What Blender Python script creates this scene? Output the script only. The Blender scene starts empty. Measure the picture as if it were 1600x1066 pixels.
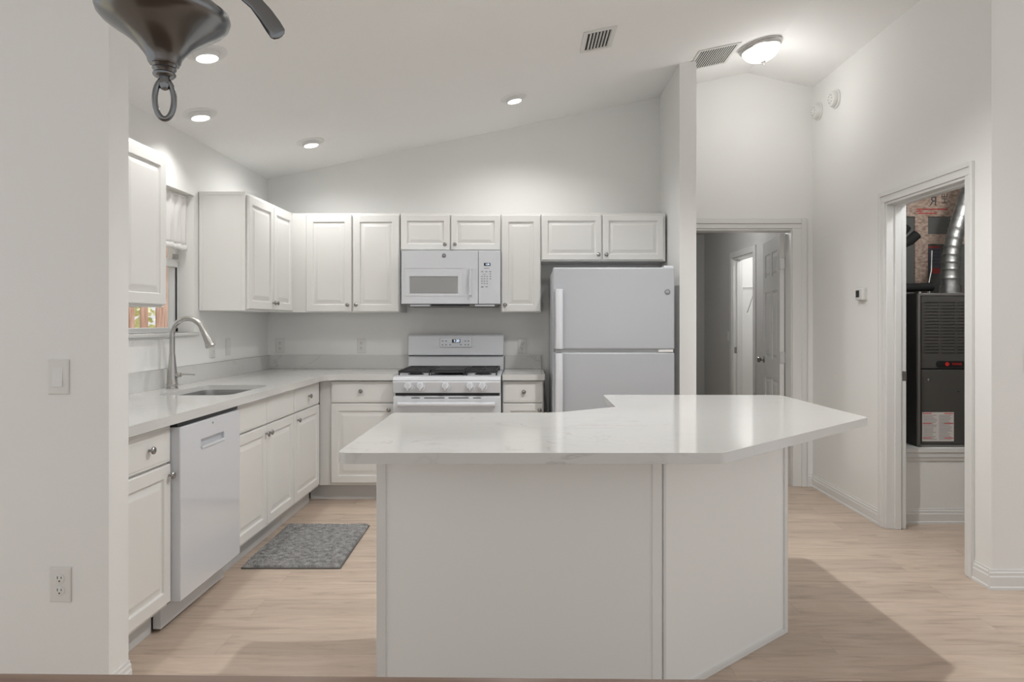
import bpy, bmesh, math, random
from mathutils import Vector, Matrix
R = math.radians
PI = math.pi
random.seed(7)
scene = bpy.context.scene
COL = scene.collection

# ------------------------------------------------------------------ camera
cam_data = bpy.data.cameras.new('camera')
cam = bpy.data.objects.new('camera', cam_data)
COL.objects.link(cam)
cam_data.sensor_width = 36.0
cam_data.lens = 36.0 * 1080 / 1600
cam_data.shift_x = -22 / 1600
cam_data.shift_y = -30 / 1600
cam_data.clip_start = 0.02
cam.location = (0, 0, 1.30)
cam.rotation_euler = (R(90), 0, 0)
scene.camera = cam

# ------------------------------------------------------------------ world and view
scene.view_settings.view_transform = 'Standard'
scene.view_settings.look = 'None'
scene.view_settings.gamma = 1.0
scene.view_settings.exposure = 0.0
world = bpy.data.worlds.new('daylight')
scene.world = world
world.use_nodes = True
bg = world.node_tree.nodes['Background']
bg.inputs[0].default_value = (0.985, 0.99, 1.0, 1)
bg.inputs[1].default_value = 0.86
CAN_POWER = 19.0
RANGE_CAN_POWER = 26.0
ISLAND_CAN_POWER = 125.0
DOME_POWER = 4.3
# high sun over the garden; the roof keeps it out of the rooms
sd_ = bpy.data.lights.new('sun', 'SUN')
sd_.energy = 7.0
sd_.angle = R(0.6)
sun = bpy.data.objects.new('sun', sd_)
COL.objects.link(sun)
sun.rotation_euler = (R(-12), R(6), 0)


# ------------------------------------------------------------------ materials
def mat(name, color, rough=0.5, metal=0.0, spec=0.5, emis=None, estr=0.0, coat=0.0):
    m = bpy.data.materials.new(name)
    m.use_nodes = True
    b = m.node_tree.nodes['Principled BSDF']
    b.inputs['Base Color'].default_value = (*color, 1)
    b.inputs['Roughness'].default_value = rough
    b.inputs['Metallic'].default_value = metal
    b.inputs['Specular IOR Level'].default_value = spec
    b.inputs['Coat Weight'].default_value = coat
    if emis:
        b.inputs['Emission Color'].default_value = (*emis, 1)
        b.inputs['Emission Strength'].default_value = estr
    return m


def nodes(m):
    return m.node_tree.nodes, m.node_tree.links, m.node_tree.nodes['Principled BSDF']


def add_bump(m, scale, strength, dist=0.002, stretch=None, detail=3.0):
    N, L, b = nodes(m)
    tc = N.new('ShaderNodeTexCoord')
    mp = N.new('ShaderNodeMapping')
    if stretch:
        mp.inputs['Scale'].default_value = stretch
    nz = N.new('ShaderNodeTexNoise')
    nz.inputs['Scale'].default_value = scale
    nz.inputs['Detail'].default_value = detail
    bp = N.new('ShaderNodeBump')
    bp.inputs['Strength'].default_value = strength
    bp.inputs['Distance'].default_value = dist
    L.new(tc.outputs['Object'], mp.inputs[0])
    L.new(mp.outputs[0], nz.inputs['Vector'])
    L.new(nz.outputs[0], bp.inputs['Height'])
    L.new(bp.outputs[0], b.inputs['Normal'])
    return m


def add_noise_colour(m, c1, c2, scale, stretch=(1, 1, 1), lo=0.35, hi=0.65, detail=4.0):
    N, L, b = nodes(m)
    tc = N.new('ShaderNodeTexCoord')
    mp = N.new('ShaderNodeMapping')
    mp.inputs['Scale'].default_value = stretch
    nz = N.new('ShaderNodeTexNoise')
    nz.inputs['Scale'].default_value = scale
    nz.inputs['Detail'].default_value = detail
    cr = N.new('ShaderNodeValToRGB')
    cr.color_ramp.elements[0].position = lo
    cr.color_ramp.elements[0].color = (*c1, 1)
    cr.color_ramp.elements[1].position = hi
    cr.color_ramp.elements[1].color = (*c2, 1)
    L.new(tc.outputs['Object'], mp.inputs[0])
    L.new(mp.outputs[0], nz.inputs['Vector'])
    L.new(nz.outputs[0], cr.inputs[0])
    L.new(cr.outputs[0], b.inputs['Base Color'])
    return m


M = {}
M['wall'] = add_bump(mat('wall_paint', (0.84, 0.838, 0.82), 0.75, spec=0.25), 190, 0.25, 0.0015)
M['ceiling'] = add_bump(mat('ceiling_paint', (0.89, 0.889, 0.875), 0.85, spec=0.2), 90, 0.45, 0.003)
M['trim'] = mat('trim_paint', (0.76, 0.76, 0.745), 0.35)
M['cabinet'] = mat('cabinet_white', (0.79, 0.787, 0.765), 0.38)
M['cabinet_side'] = mat('cabinet_side_laminate', (0.88, 0.885, 0.87), 0.45)
M['island'] = mat('island_paint', (0.86, 0.865, 0.85), 0.5)
M['toe'] = mat('toe_kick_grey', (0.66, 0.665, 0.665), 0.5)
M['toe_steel'] = mat('toe_panel_light', (0.66, 0.67, 0.69), 0.4)
M['appliance'] = mat('appliance_white', (0.68, 0.70, 0.735), 0.16, coat=0.3)
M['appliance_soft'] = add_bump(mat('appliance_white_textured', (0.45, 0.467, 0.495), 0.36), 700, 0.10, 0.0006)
M['grey_glass'] = add_noise_colour(mat('microwave_window', (0.33, 0.33, 0.33), 0.15), (0.31, 0.31, 0.31), (0.35, 0.35, 0.35), 300)
M['black'] = mat('black_plastic', (0.012, 0.012, 0.013), 0.35)
M['iron'] = add_bump(mat('cast_iron', (0.03, 0.03, 0.032), 0.55), 400, 0.2, 0.0008)
M['display'] = mat('display_black', (0.006, 0.007, 0.012), 0.1)
M['digits'] = mat('display_digits', (0.5, 0.6, 0.8), 0.5, emis=(0.75, 0.85, 1.0), estr=1.6)
M['print'] = mat('grey_print', (0.22, 0.22, 0.23), 0.5)
M['nickel'] = mat('brushed_nickel', (0.50, 0.49, 0.475), 0.27, 1.0)
M['nickel_dark'] = mat('knob_nickel', (0.36, 0.35, 0.34), 0.25, 1.0)
M['bronze'] = add_bump(mat('pewter_metal', (0.20, 0.206, 0.212), 0.22, 1.0), 60, 0.05, 0.001, (1, 1, 0.1))
M['steel'] = mat('sink_steel', (0.62, 0.62, 0.62), 0.25, 1.0)
M['plate'] = mat('plate_plastic', (0.74, 0.735, 0.71), 0.3)
M['slot'] = mat('socket_slots', (0.04, 0.04, 0.04), 0.6)
M['lamp'] = mat('lamp_lens', (1, 1, 1), 0.4, emis=(1.0, 0.98, 0.94), estr=7.0)
M['dome'] = mat('dome_glass', (0.95, 0.95, 0.93), 0.25, emis=(1.0, 0.97, 0.92), estr=1.15)
M['vent'] = mat('vent_white', (0.74, 0.735, 0.71), 0.4)
M['vent_dark'] = mat('vent_inside', (0.03, 0.03, 0.03), 0.9)
M['hvac'] = add_bump(mat('furnace_grey', (0.072, 0.068, 0.062), 0.5), 500, 0.1, 0.0006)
M['hvac_edge'] = mat('furnace_edge', (0.22, 0.21, 0.20), 0.4, 0.4)
M['hvac_side'] = mat('furnace_side', (0.035, 0.033, 0.032), 0.55)
M['red'] = mat('badge_red', (0.62, 0.03, 0.025), 0.4)
M['duct'] = add_noise_colour(mat('galvanised_duct', (0.5, 0.5, 0.49), 0.42, 1.0), (0.42, 0.42, 0.41), (0.60, 0.60, 0.59), 26)
M['osb'] = add_noise_colour(mat('strand_board', (0.5, 0.38, 0.27), 0.8), (0.40, 0.265, 0.20), (0.70, 0.56, 0.47), 34, (1, 1, 1.8))
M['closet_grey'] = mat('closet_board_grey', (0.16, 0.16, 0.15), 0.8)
M['foam'] = mat('pipe_foam_black', (0.012, 0.012, 0.012), 0.8)
M['paper'] = mat('label_paper', (0.66, 0.62, 0.60), 0.6)
M['ink'] = mat('label_ink', (0.10, 0.09, 0.09), 0.7)
M['poster_blue'] = mat('notice_blue_grey', (0.12, 0.12, 0.16), 0.6)
M['poster_red'] = mat('notice_red', (0.42, 0.06, 0.05), 0.6)
M['rug'] = add_noise_colour(mat('rug_pile', (0.2, 0.2, 0.2), 0.95, spec=0.1), (0.19, 0.19, 0.19), (0.43, 0.43, 0.425), 30, (1, 1, 0.01), 0.3, 0.7, 12.0)
M['rug_edge'] = mat('rug_binding', (0.13, 0.13, 0.13), 0.9)
M['curtain'] = add_bump(mat('curtain_cotton', (0.80, 0.79, 0.77), 0.9, spec=0.1), 500, 0.3, 0.001)
M['fence'] = add_noise_colour(mat('fence_wood', (0.32, 0.2, 0.14), 0.85), (0.34, 0.20, 0.15), (0.56, 0.38, 0.30), 9, (3, 3, 0.5))
M['leaf'] = add_noise_colour(mat('hedge_leaf', (0.35, 0.4, 0.15), 0.6), (0.34, 0.37, 0.12), (0.88, 0.86, 0.52), 6)
M['soil'] = add_noise_colour(mat('garden_ground', (0.3, 0.25, 0.2), 0.95), (0.25, 0.22, 0.16), (0.4, 0.36, 0.27), 5)
M['sash_dark'] = mat('window_frame_bronze', (0.02, 0.02, 0.02), 0.4)
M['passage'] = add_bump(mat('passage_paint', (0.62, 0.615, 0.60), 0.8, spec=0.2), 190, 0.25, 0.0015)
M['wire'] = mat('shelf_wire', (0.78, 0.78, 0.77), 0.4)

# window glass: clear pane with a fresnel reflection
g = bpy.data.materials.new('window_glass')
g.use_nodes = True
N, L = g.node_tree.nodes, g.node_tree.links
N.remove(N['Principled BSDF'])
tr, gl, mx, fr = (N.new(k) for k in ('ShaderNodeBsdfTransparent', 'ShaderNodeBsdfGlossy', 'ShaderNodeMixShader', 'ShaderNodeFresnel'))
gl.inputs['Roughness'].default_value = 0.02
gm, om = N.new('ShaderNodeNewGeometry'), N.new('ShaderNodeMath')
om.operation = 'MULTIPLY_ADD'          # no inner reflection on the way out of the pane
om.inputs[1].default_value = -1.0
om.inputs[2].default_value = 1.0
fm = N.new('ShaderNodeMath')
fm.operation = 'MULTIPLY'
L.new(gm.outputs['Backfacing'], om.inputs[0])
L.new(om.outputs[0], fm.inputs[0])
L.new(fr.outputs[0], fm.inputs[1])
L.new(fm.outputs[0], mx.inputs[0])
L.new(tr.outputs[0], mx.inputs[1])
L.new(gl.outputs[0], mx.inputs[2])
L.new(mx.outputs[0], N['Material Output'].inputs[0])
M['glass'] = g


def wood_floor():
    m = mat('oak_plank_floor', (0.6, 0.45, 0.35), 0.38, spec=0.4)
    N, L, b = nodes(m)
    tc = N.new('ShaderNodeTexCoord')
    br = N.new('ShaderNodeTexBrick')
    br.offset = 0.37
    br.inputs['Scale'].default_value = 1.0
    br.inputs['Mortar Size'].default_value = 0.0012
    br.inputs['Mortar Smooth'].default_value = 0.2
    br.inputs['Bias'].default_value = 0.0
    br.inputs['Brick Width'].default_value = 1.22
    br.inputs['Row Height'].default_value = 0.18
    br.inputs['Color1'].default_value = (0.0, 0.0, 0.0, 1)
    br.inputs['Color2'].default_value = (1, 1, 1, 1)
    br.inputs['Mortar'].default_value = (0.3, 0.3, 0.3, 1)
    L.new(tc.outputs['Object'], br.inputs['Vector'])
    mp = N.new('ShaderNodeMapping')
    mp.inputs['Scale'].default_value = (1.5, 11, 1)
    L.new(tc.outputs['Object'], mp.inputs[0])
    # shift the grain from board to board
    ad = N.new('ShaderNodeVectorMath')
    ad.operation = 'ADD'
    sc = N.new('ShaderNodeVectorMath')
    sc.operation = 'SCALE'
    sc.inputs['Scale'].default_value = 7.0
    L.new(br.outputs['Color'], sc.inputs[0])
    L.new(mp.outputs[0], ad.inputs[0])
    L.new(sc.outputs[0], ad.inputs[1])
    n1 = N.new('ShaderNodeTexNoise')
    n1.inputs['Scale'].default_value = 1.9
    n1.inputs['Detail'].default_value = 9
    n1.inputs['Roughness'].default_value = 0.60
    n1.inputs['Distortion'].default_value = 0.9
    L.new(ad.outputs[0], n1.inputs['Vector'])
    cr = N.new('ShaderNodeValToRGB')
    e = cr.color_ramp.elements
    e[0].position = 0.24
    e[0].color = (0.37, 0.285, 0.22, 1)
    e[1].position = 0.72
    e[1].color = (0.66, 0.545, 0.45, 1)
    x = e.new(0.46)
    x.color = (0.57, 0.455, 0.365, 1)
    L.new(n1.outputs[0], cr.inputs[0])
    mr = N.new('ShaderNodeMapRange')
    mr.inputs['To Min'].default_value = 0.90
    mr.inputs['To Max'].default_value = 1.05
    L.new(br.outputs['Color'], mr.inputs['Value'])
    mul = N.new('ShaderNodeMix')
    mul.data_type = 'RGBA'
    mul.blend_type = 'MULTIPLY'
    mul.inputs['Factor'].default_value = 1.0
    L.new(cr.outputs[0], mul.inputs['A'])
    L.new(mr.outputs[0], mul.inputs['B'])
    # thin seams
    m2 = N.new('ShaderNodeMix')
    m2.data_type = 'RGBA'
    m2.inputs['B'].default_value = (0.36, 0.26, 0.19, 1)
    ml = N.new('ShaderNodeMath')
    ml.operation = 'MULTIPLY'
    ml.inputs[1].default_value = 0.5
    L.new(br.outputs['Fac'], ml.inputs[0])
    L.new(ml.outputs[0], m2.inputs['Factor'])
    L.new(mul.outputs['Result'], m2.inputs['A'])
    L.new(m2.outputs['Result'], b.inputs['Base Color'])
    return m


def quartz():
    m = mat('white_quartz', (0.74, 0.73, 0.71), 0.09, spec=0.5)
    N, L, b = nodes(m)
    tc = N.new('ShaderNodeTexCoord')
    mp = N.new('ShaderNodeMapping')
    mp.inputs['Rotation'].default_value = (0, 0, R(35))
    mp.inputs['Scale'].default_value = (1.0, 2.6, 1.5)
    L.new(tc.outputs['Object'], mp.inputs[0])
    n1 = N.new('ShaderNodeTexNoise')
    n1.inputs['Scale'].default_value = 2.2
    n1.inputs['Detail'].default_value = 8
    n1.inputs['Distortion'].default_value = 1.6
    L.new(mp.outputs[0], n1.inputs['Vector'])
    cr = N.new('ShaderNodeValToRGB')
    e = cr.color_ramp.elements
    e[0].position = 0.485
    e[0].color = (1, 1, 1, 1)
    e[1].position = 0.515
    e[1].color = (1, 1, 1, 1)
    x = e.new(0.5)
    x.color = (0.0, 0.0, 0.0, 1)
    L.new(n1.outputs[0], cr.inputs[0])
    n2 = N.new('ShaderNodeTexNoise')
    n2.inputs['Scale'].default_value = 1.7
    n2.inputs['Detail'].default_value = 2
    L.new(tc.outputs['Object'], n2.inputs['Vector'])
    c2 = N.new('ShaderNodeValToRGB')
    c2.color_ramp.elements[0].position = 0.45
    c2.color_ramp.elements[0].color = (0, 0, 0, 1)
    c2.color_ramp.elements[1].position = 0.68
    c2.color_ramp.elements[1].color = (0.55, 0.55, 0.55, 1)
    L.new(n2.outputs[0], c2.inputs[0])
    inv = N.new('ShaderNodeMath')
    inv.operation = 'SUBTRACT'
    inv.inputs[0].default_value = 1.0
    L.new(cr.outputs[0], inv.inputs[1])
    ml = N.new('ShaderNodeMath')
    ml.operation = 'MULTIPLY'
    L.new(inv.outputs[0], ml.inputs[0])
    L.new(c2.outputs[0], ml.inputs[1])
    mx = N.new('ShaderNodeMix')
    mx.data_type = 'RGBA'
    mx.inputs['A'].default_value = (0.67, 0.667, 0.65, 1)
    mx.inputs['B'].default_value = (0.40, 0.39, 0.37, 1)
    L.new(ml.outputs[0], mx.inputs['Factor'])
    L.new(mx.outputs['Result'], b.inputs['Base Color'])
    return m


def table_wood():
    m = mat('dark_table_wood', (0.2, 0.12, 0.08), 0.30, spec=0.3)
    return add_noise_colour(m, (0.16, 0.10, 0.072), (0.27, 0.185, 0.135), 3, (1, 14, 1), 0.3, 0.7, 6)


M['floor'] = wood_floor()
M['quartz'] = quartz()
M['table'] = table_wood()


# ------------------------------------------------------------------ mesh builder
class MB:
    def __init__(self):
        self.v, self.f = [], []

    def add(self, verts, faces):
        o = len(self.v)
        self.v += [tuple(p) for p in verts]
        self.f += [tuple(o + i for i in f) for f in faces]
        return self

    def box(self, x0, x1, y0, y1, z0, z1):
        return self.add([(x0, y0, z0), (x1, y0, z0), (x1, y1, z0), (x0, y1, z0), (x0, y0, z1), (x1, y0, z1), (x1, y1, z1), (x0, y1, z1)],
                        [(0, 3, 2, 1), (4, 5, 6, 7), (0, 1, 5, 4), (1, 2, 6, 5), (2, 3, 7, 6), (3, 0, 4, 7)])

    def prism(self, poly, a0, a1, axis='z'):
        """extrude a 2D polygon: axis z -> (x,y), axis y -> (x,z), axis x -> (y,z)"""
        def P(p, a):
            return {'z': (p[0], p[1], a), 'y': (p[0], a, p[1]), 'x': (a, p[0], p[1])}[axis]
        n = len(poly)
        vs = [P(p, a0) for p in poly] + [P(p, a1) for p in poly]
        fs = [tuple(range(n)), tuple(range(2 * n - 1, n - 1, -1))]
        fs += [(i, (i + 1) % n, n + (i + 1) % n, n + i) for i in range(n)]
        return self.add(vs, fs)

    def lathe(self, prof, axis=(0, 0, 1), origin=(0, 0, 0), n=24, caps=True):
        """prof: list of (radius, height along axis)"""
        q = Vector((0, 0, 1)).rotation_difference(Vector(axis).normalized())
        o = Vector(origin)
        vs, fs = [], []
        for r, h in prof:
            for k in range(n):
                a = 2 * PI * k / n
                vs.append(o + q @ Vector((r * math.cos(a), r * math.sin(a), h)))
        for i in range(len(prof) - 1):
            for k in range(n):
                k2 = (k + 1) % n
                fs.append((i * n + k, i * n + k2, (i + 1) * n + k2, (i + 1) * n + k))
        if caps:
            fs.append(tuple(range(n - 1, -1, -1)))
            b = (len(prof) - 1) * n
            fs.append(tuple(range(b, b + n)))
        return self.add(vs, fs)

    def tube(self, pts, rad, n=12, closed=False, flat=1.0, up=None):
        pts = [Vector(p) for p in pts]
        m = len(pts)
        rads = rad if isinstance(rad, (list, tuple)) else [rad] * m
        vs, fs = [], []
        prev = None
        for i, p in enumerate(pts):
            a = pts[(i - 1) % m] if (closed or i > 0) else p
            b = pts[(i + 1) % m] if (closed or i < m - 1) else p
            t = (b - a).normalized()
            if prev is None:
                s = Vector(up) if up else (Vector((0, 0, 1)) if abs(t.z) < 0.9 else Vector((0, 1, 0)))
                u = t.cross(s).normalized()
            else:
                u = (prev - t * prev.dot(t)).normalized()
            w = t.cross(u)
            prev = u
            for k in range(n):
                an = 2 * PI * k / n
                vs.append(p + u * rads[i] * math.cos(an) + w * rads[i] * flat * math.sin(an))
        for i in range(m if closed else m - 1):
            j = (i + 1) % m
            for k in range(n):
                k2 = (k + 1) % n
                fs.append((i * n + k, i * n + k2, j * n + k2, j * n + k))
        if not closed:
            fs.append(tuple(range(n - 1, -1, -1)))
            fs.append(tuple(range((m - 1) * n, m * n)))
        return self.add(vs, fs)

    def panel(self, x0, x1, z0, z1, rings, yb=0.0):
        """nested rectangles facing -y; rings: (inset, y)"""
        vs = [(x0, yb, z0), (x1, yb, z0), (x1, yb, z1), (x0, yb, z1)]
        fs = [(3, 2, 1, 0)]
        for ins, y in rings:
            vs += [(x0 + ins, y, z0 + ins), (x1 - ins, y, z0 + ins), (x1 - ins, y, z1 - ins), (x0 + ins, y, z1 - ins)]
        for i in range(len(rings)):
            for k in range(4):
                k2 = (k + 1) % 4
                fs.append((i * 4 + k, i * 4 + k2, (i + 1) * 4 + k2, (i + 1) * 4 + k))
        b = len(rings) * 4
        fs.append((b, b + 1, b + 2, b + 3))
        return self.add(vs, fs)

    def recess(self, x0, x1, z0, z1, yf, yb, holes):
        """plate from yf (front, -y) to yb with rectangular pockets: (x0,x1,z0,z1,depth or None for a through hole)"""
        xs = sorted({x0, x1} | {h[0] for h in holes} | {h[1] for h in holes})
        zs = sorted({z0, z1} | {h[2] for h in holes} | {h[3] for h in holes})

        def dep(i, j):
            if i < 0 or j < 0 or i >= len(xs) - 1 or j >= len(zs) - 1:
                return None
            cx, cz = (xs[i] + xs[i + 1]) / 2, (zs[j] + zs[j + 1]) / 2
            for h in holes:
                if h[0] < cx < h[1] and h[2] < cz < h[3]:
                    return yb if h[4] is None else yf + h[4]
            return yf
        for i in range(len(xs) - 1):
            for j in range(len(zs) - 1):
                a, b, c, d = xs[i], xs[i + 1], zs[j], zs[j + 1]
                y = dep(i, j)
                if y < yb - 1e-6:
                    self.add([(a, y, c), (b, y, c), (b, y, d), (a, y, d)], [(0, 1, 2, 3)])
                    self.add([(a, yb, c), (b, yb, c), (b, yb, d), (a, yb, d)], [(3, 2, 1, 0)])
                for di, dj, e0, e1 in ((1, 0, (b, c), (b, d)), (-1, 0, (a, c), (a, d)), (0, 1, (a, d), (b, d)), (0, -1, (a, c), (b, c))):
                    o = dep(i + di, j + dj)
                    o = yb if o is None else o
                    if o > y + 1e-6:
                        self.add([(e0[0], y, e0[1]), (e1[0], y, e1[1]), (e1[0], o, e1[1]), (e0[0], o, e0[1])], [(0, 1, 2, 3)])
        return self

    def sweep(self, prof, p0, p1, out):
        """straight moulding: prof (offset outwards, z) swept from p0 to p1; out = outward unit 2D vector"""
        n = len(prof)
        vs = [(p[0] + out[0] * o, p[1] + out[1] * o, p[2] + z) for p in (p0, p1) for o, z in prof]
        fs = [tuple(range(n)), tuple(range(2 * n - 1, n - 1, -1))]
        fs += [(i, (i + 1) % n, n + (i + 1) % n, n + i) for i in range(n)]
        return self.add(vs, fs)

    def build(self, name, m, parent=None, bevel=0.0, seg=2, smooth=False, merge=True, angle=35, loc=None):
        me = bpy.data.meshes.new(name)
        me.from_pydata(self.v, [], self.f)
        bm = bmesh.new()
        bm.from_mesh(me)
        if merge:
            bmesh.ops.remove_doubles(bm, verts=bm.verts, dist=1e-5)
        bmesh.ops.recalc_face_normals(bm, faces=bm.faces)
        bm.to_mesh(me)
        bm.free()
        me.materials.append(m)
        o = bpy.data.objects.new(name, me)
        COL.objects.link(o)
        if parent:
            o.parent = parent
        if loc:
            o.location = loc
        if bevel:
            bv = o.modifiers.new('bevel', 'BEVEL')
            bv.width = bevel
            bv.segments = seg
            bv.limit_method = 'ANGLE'
            bv.angle_limit = R(angle)
            smooth = True
        if smooth:
            for p in me.polygons:
                p.use_smooth = True
            me.set_sharp_from_angle(angle=R(40))
        return o


def thing(name, label, cat, loc=(0, 0, 0), rz=0.0, group=None):
    o = bpy.data.objects.new(name, None)
    o.empty_display_size = 0.1
    COL.objects.link(o)
    o.location = loc
    o.rotation_euler = (0, 0, rz)
    tag(o, label, cat, group)
    return o


def tag(o, label, cat, group=None, kind=None):
    o['label'] = label
    o['category'] = cat
    if group:
        o['group'] = group
    if kind:
        o['kind'] = kind
    return o


def struct(o, label, cat):
    return tag(o, label, cat, kind='structure')


def txt(name, body, size, m, parent, loc, rot=(90, 0, 0), extrude=0.0004, scale=(1, 1, 1)):
    c = bpy.data.curves.new(name + '_curve', 'FONT')
    c.body = body
    c.size = size
    c.align_x = 'CENTER'
    c.align_y = 'CENTER'
    c.extrude = extrude
    t = bpy.data.objects.new(name + '_curve', c)
    COL.objects.link(t)
    dg = bpy.context.evaluated_depsgraph_get()
    me = bpy.data.meshes.new_from_object(t.evaluated_get(dg))
    bpy.data.objects.remove(t)
    me.materials.clear()
    me.materials.append(m)
    o = bpy.data.objects.new(name, me)
    COL.objects.link(o)
    o.parent = parent
    o.location = loc
    o.rotation_euler = tuple(R(a) for a in rot)
    o.scale = scale
    return o


def round_poly(pts, rads, n=6):
    out = []
    m = len(pts)
    for i, p in enumerate(pts):
        r = rads[i] if isinstance(rads, (list, tuple)) else rads
        p = Vector(p)
        a, b = Vector(pts[i - 1]), Vector(pts[(i + 1) % m])
        u, w = (a - p).normalized(), (b - p).normalized()
        if r <= 0:
            out.append(tuple(p))
            continue
        ang = u.angle(w)
        d = min(r / math.tan(ang / 2), (a - p).length * 0.48, (b - p).length * 0.48)
        s, e = p + u * d, p + w * d
        for k in range(n + 1):
            t = k / n
            out.append(tuple((1 - t) ** 2 * s + 2 * t * (1 - t) * p + t * t * e))
    return out


def slab(name, outer, holes, z0, z1, m, parent=None, bevel=0.0, seg=3):
    """horizontal slab with holes"""
    bm = bmesh.new()
    for loop in [outer] + holes:
        vs = [bm.verts.new((p[0], p[1], z0)) for p in loop]
        for i in range(len(vs)):
            bm.edges.new((vs[i], vs[(i + 1) % len(vs)]))
    bmesh.ops.triangle_fill(bm, use_beauty=True, use_dissolve=False, edges=bm.edges[:])
    fs = bm.faces[:]
    r = bmesh.ops.extrude_face_region(bm, geom=fs)
    bmesh.ops.translate(bm, vec=(0, 0, z1 - z0), verts=[v for v in r['geom'] if isinstance(v, bmesh.types.BMVert)])
    bmesh.ops.recalc_face_normals(bm, faces=bm.faces)
    me = bpy.data.meshes.new(name)
    bm.to_mesh(me)
    bm.free()
    me.materials.append(m)
    o = bpy.data.objects.new(name, me)
    COL.objects.link(o)
    if parent:
        o.parent = parent
    if bevel:
        bv = o.modifiers.new('bevel', 'BEVEL')
        bv.width = bevel
        bv.segments = seg
        bv.limit_method = 'ANGLE'
        bv.angle_limit = R(50)
        for p in me.polygons:
            p.use_smooth = True
        me.set_sharp_from_angle(angle=R(40))
    return o


# ------------------------------------------------------------------ room numbers
WL = -2.10        # kitchen left wall
YB = 5.62         # kitchen back wall
YH = 5.46         # hall back wall
XR = 2.263        # hall right wall
RIDGE = 1.75


def ceil_z(x):
    if x < WL:
        return 2.46
    if x < RIDGE:
        return 2.46 + 0.21 * (x - WL)
    return 2.46 + 0.21 * (RIDGE - WL) - 0.235 * (x - RIDGE)


# ------------------------------------------------------------------ room shell
struct(MB().box(-3.4, 4.4, -2.5, 9.7, -0.08, 0).build('floor', M['floor']), 'light oak plank floor', 'floor')
cp = [(-3.4, 2.46), (WL, 2.46), (RIDGE, ceil_z(RIDGE)), (4.4, ceil_z(4.4))]
struct(MB().prism(cp + [(4.4, ceil_z(4.4) + 0.12), (RIDGE, ceil_z(RIDGE) + 0.12), (WL, 2.58), (-3.4, 2.58)], -2.5, 5.80, 'y').build('ceiling', M['ceiling']),
       'white vaulted ceiling with a ridge over the hall', 'ceiling')


def wall_y(name, x0, x1, y0, y1, label, m='wall', opening=None):
    """wall facing -y, its top following the ceiling; opening = (xa, xb, ztop) reaching the floor"""
    b = MB()

    def top(a, c):
        pts = [(c, ceil_z(c))]
        if a < RIDGE < c:
            pts.append((RIDGE, ceil_z(RIDGE)))
        if a < WL < c:
            pts.append((WL, ceil_z(WL)))
        return pts + [(a, ceil_z(a))]
    if opening:
        xa, xb, zt = opening
        b.prism([(x0, 0), (xa, 0)] + top(x0, xa), y0, y1, 'y')
        b.prism([(xb, 0), (x1, 0)] + top(xb, x1), y0, y1, 'y')
        b.prism([(xa, zt), (xb, zt)] + top(xa, xb), y0, y1, 'y')
    else:
        b.prism([(x0, 0), (x1, 0)] + top(x0, x1), y0, y1, 'y')
    return struct(b.build(name, M[m]), label, 'wall')


wall_y('wall_back', WL - 0.14, 1.09, YB, YB + 0.14, 'white kitchen wall behind the range and refrigerator')
wall_y('wall_left_front', -3.4, -1.415, 2.344, 2.46, 'white wall end with a light switch and outlet')
wall_y('wall_back_hall', 1.204, XR + 0.12, YH, YH + 0.12, 'white hall wall around the open panelled door', opening=(1.285, 2.10, 2.037))
wall_y('wall_right_front', XR, 4.4, 3.36, 3.48, 'white wall at the right edge with a switch and outlet')
pier = MB().prism([(4.889, 0), (5.755, 0), (5.755, ceil_z(1.145)), (4.889, ceil_z(1.145))], 1.086, 1.204, 'x')
struct(pier.build('wall_right_pier', M['wall']), 'narrow white wall end beside the refrigerator', 'wall')
# left kitchen wall with the window opening
WY0, WY1, WZ0, WZ1 = 3.49, 4.37, 1.235, 2.10
b = MB()
for y0, y1, z0, z1 in ((2.46, WY0, 0, 2.46), (WY1, YB + 0.14, 0, 2.46), (WY0, WY1, 0, WZ0), (WY0, WY1, WZ1, 2.46)):
    b.box(WL - 0.16, WL, y0, y1, z0, z1)
struct(b.build('wall_left', M['wall']), 'white kitchen wall with the window above the sink', 'wall')
# right wall with the furnace closet doorway
CY0, CY1, CZ = 3.547, 4.349, 2.049
b = MB()
zt = ceil_z(XR)
for y0, y1, z0, z1 in ((3.48, CY0, 0, zt), (CY1, YH, 0, zt), (CY0, CY1, CZ, zt)):
    b.box(XR, XR + 0.117, y0, y1, z0, z1)
struct(b.build('wall_right', M['wall']), 'white hall wall with the furnace closet doorway', 'wall')

# baseboards
BASE = [(0, 0), (0.017, 0), (0.017, 0.012), (0.013, 0.018), (0.013, 0.062), (0.010, 0.068), (0.010, 0.082), (0.006, 0.086), (0.005, 0.097), (0, 0.097)]


def baseboard(name, runs, label):
    b = MB()
    for p0, p1, out in runs:
        b.sweep(BASE, (*p0, 0), (*p1, 0), out)
    return struct(b.build(name, M['trim'], merge=False), label, 'baseboard')


baseboard('baseboard_right', [((XR, 4.417), (XR, YH), (-1, 0)), ((2.213, YH), (XR, YH), (0, -1)), ((XR, 3.36), (XR, 3.488), (-1, 0))],
          'white stepped baseboard along the hall wall')
baseboard('baseboard_right_front', [((XR - 0.017, 3.36), (4.4, 3.36), (0, -1))], 'white stepped baseboard under the right wall outlet')
baseboard('baseboard_left', [((-1.415, 2.344), (-1.415, 2.46), (1, 0))], 'white baseboard on the end of the left wall')


def casing(name, label, build):
    b = MB()
    build(b)
    return struct(b.build(name, M['trim'], bevel=0.003, seg=2, merge=False), label, 'trim')


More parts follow.
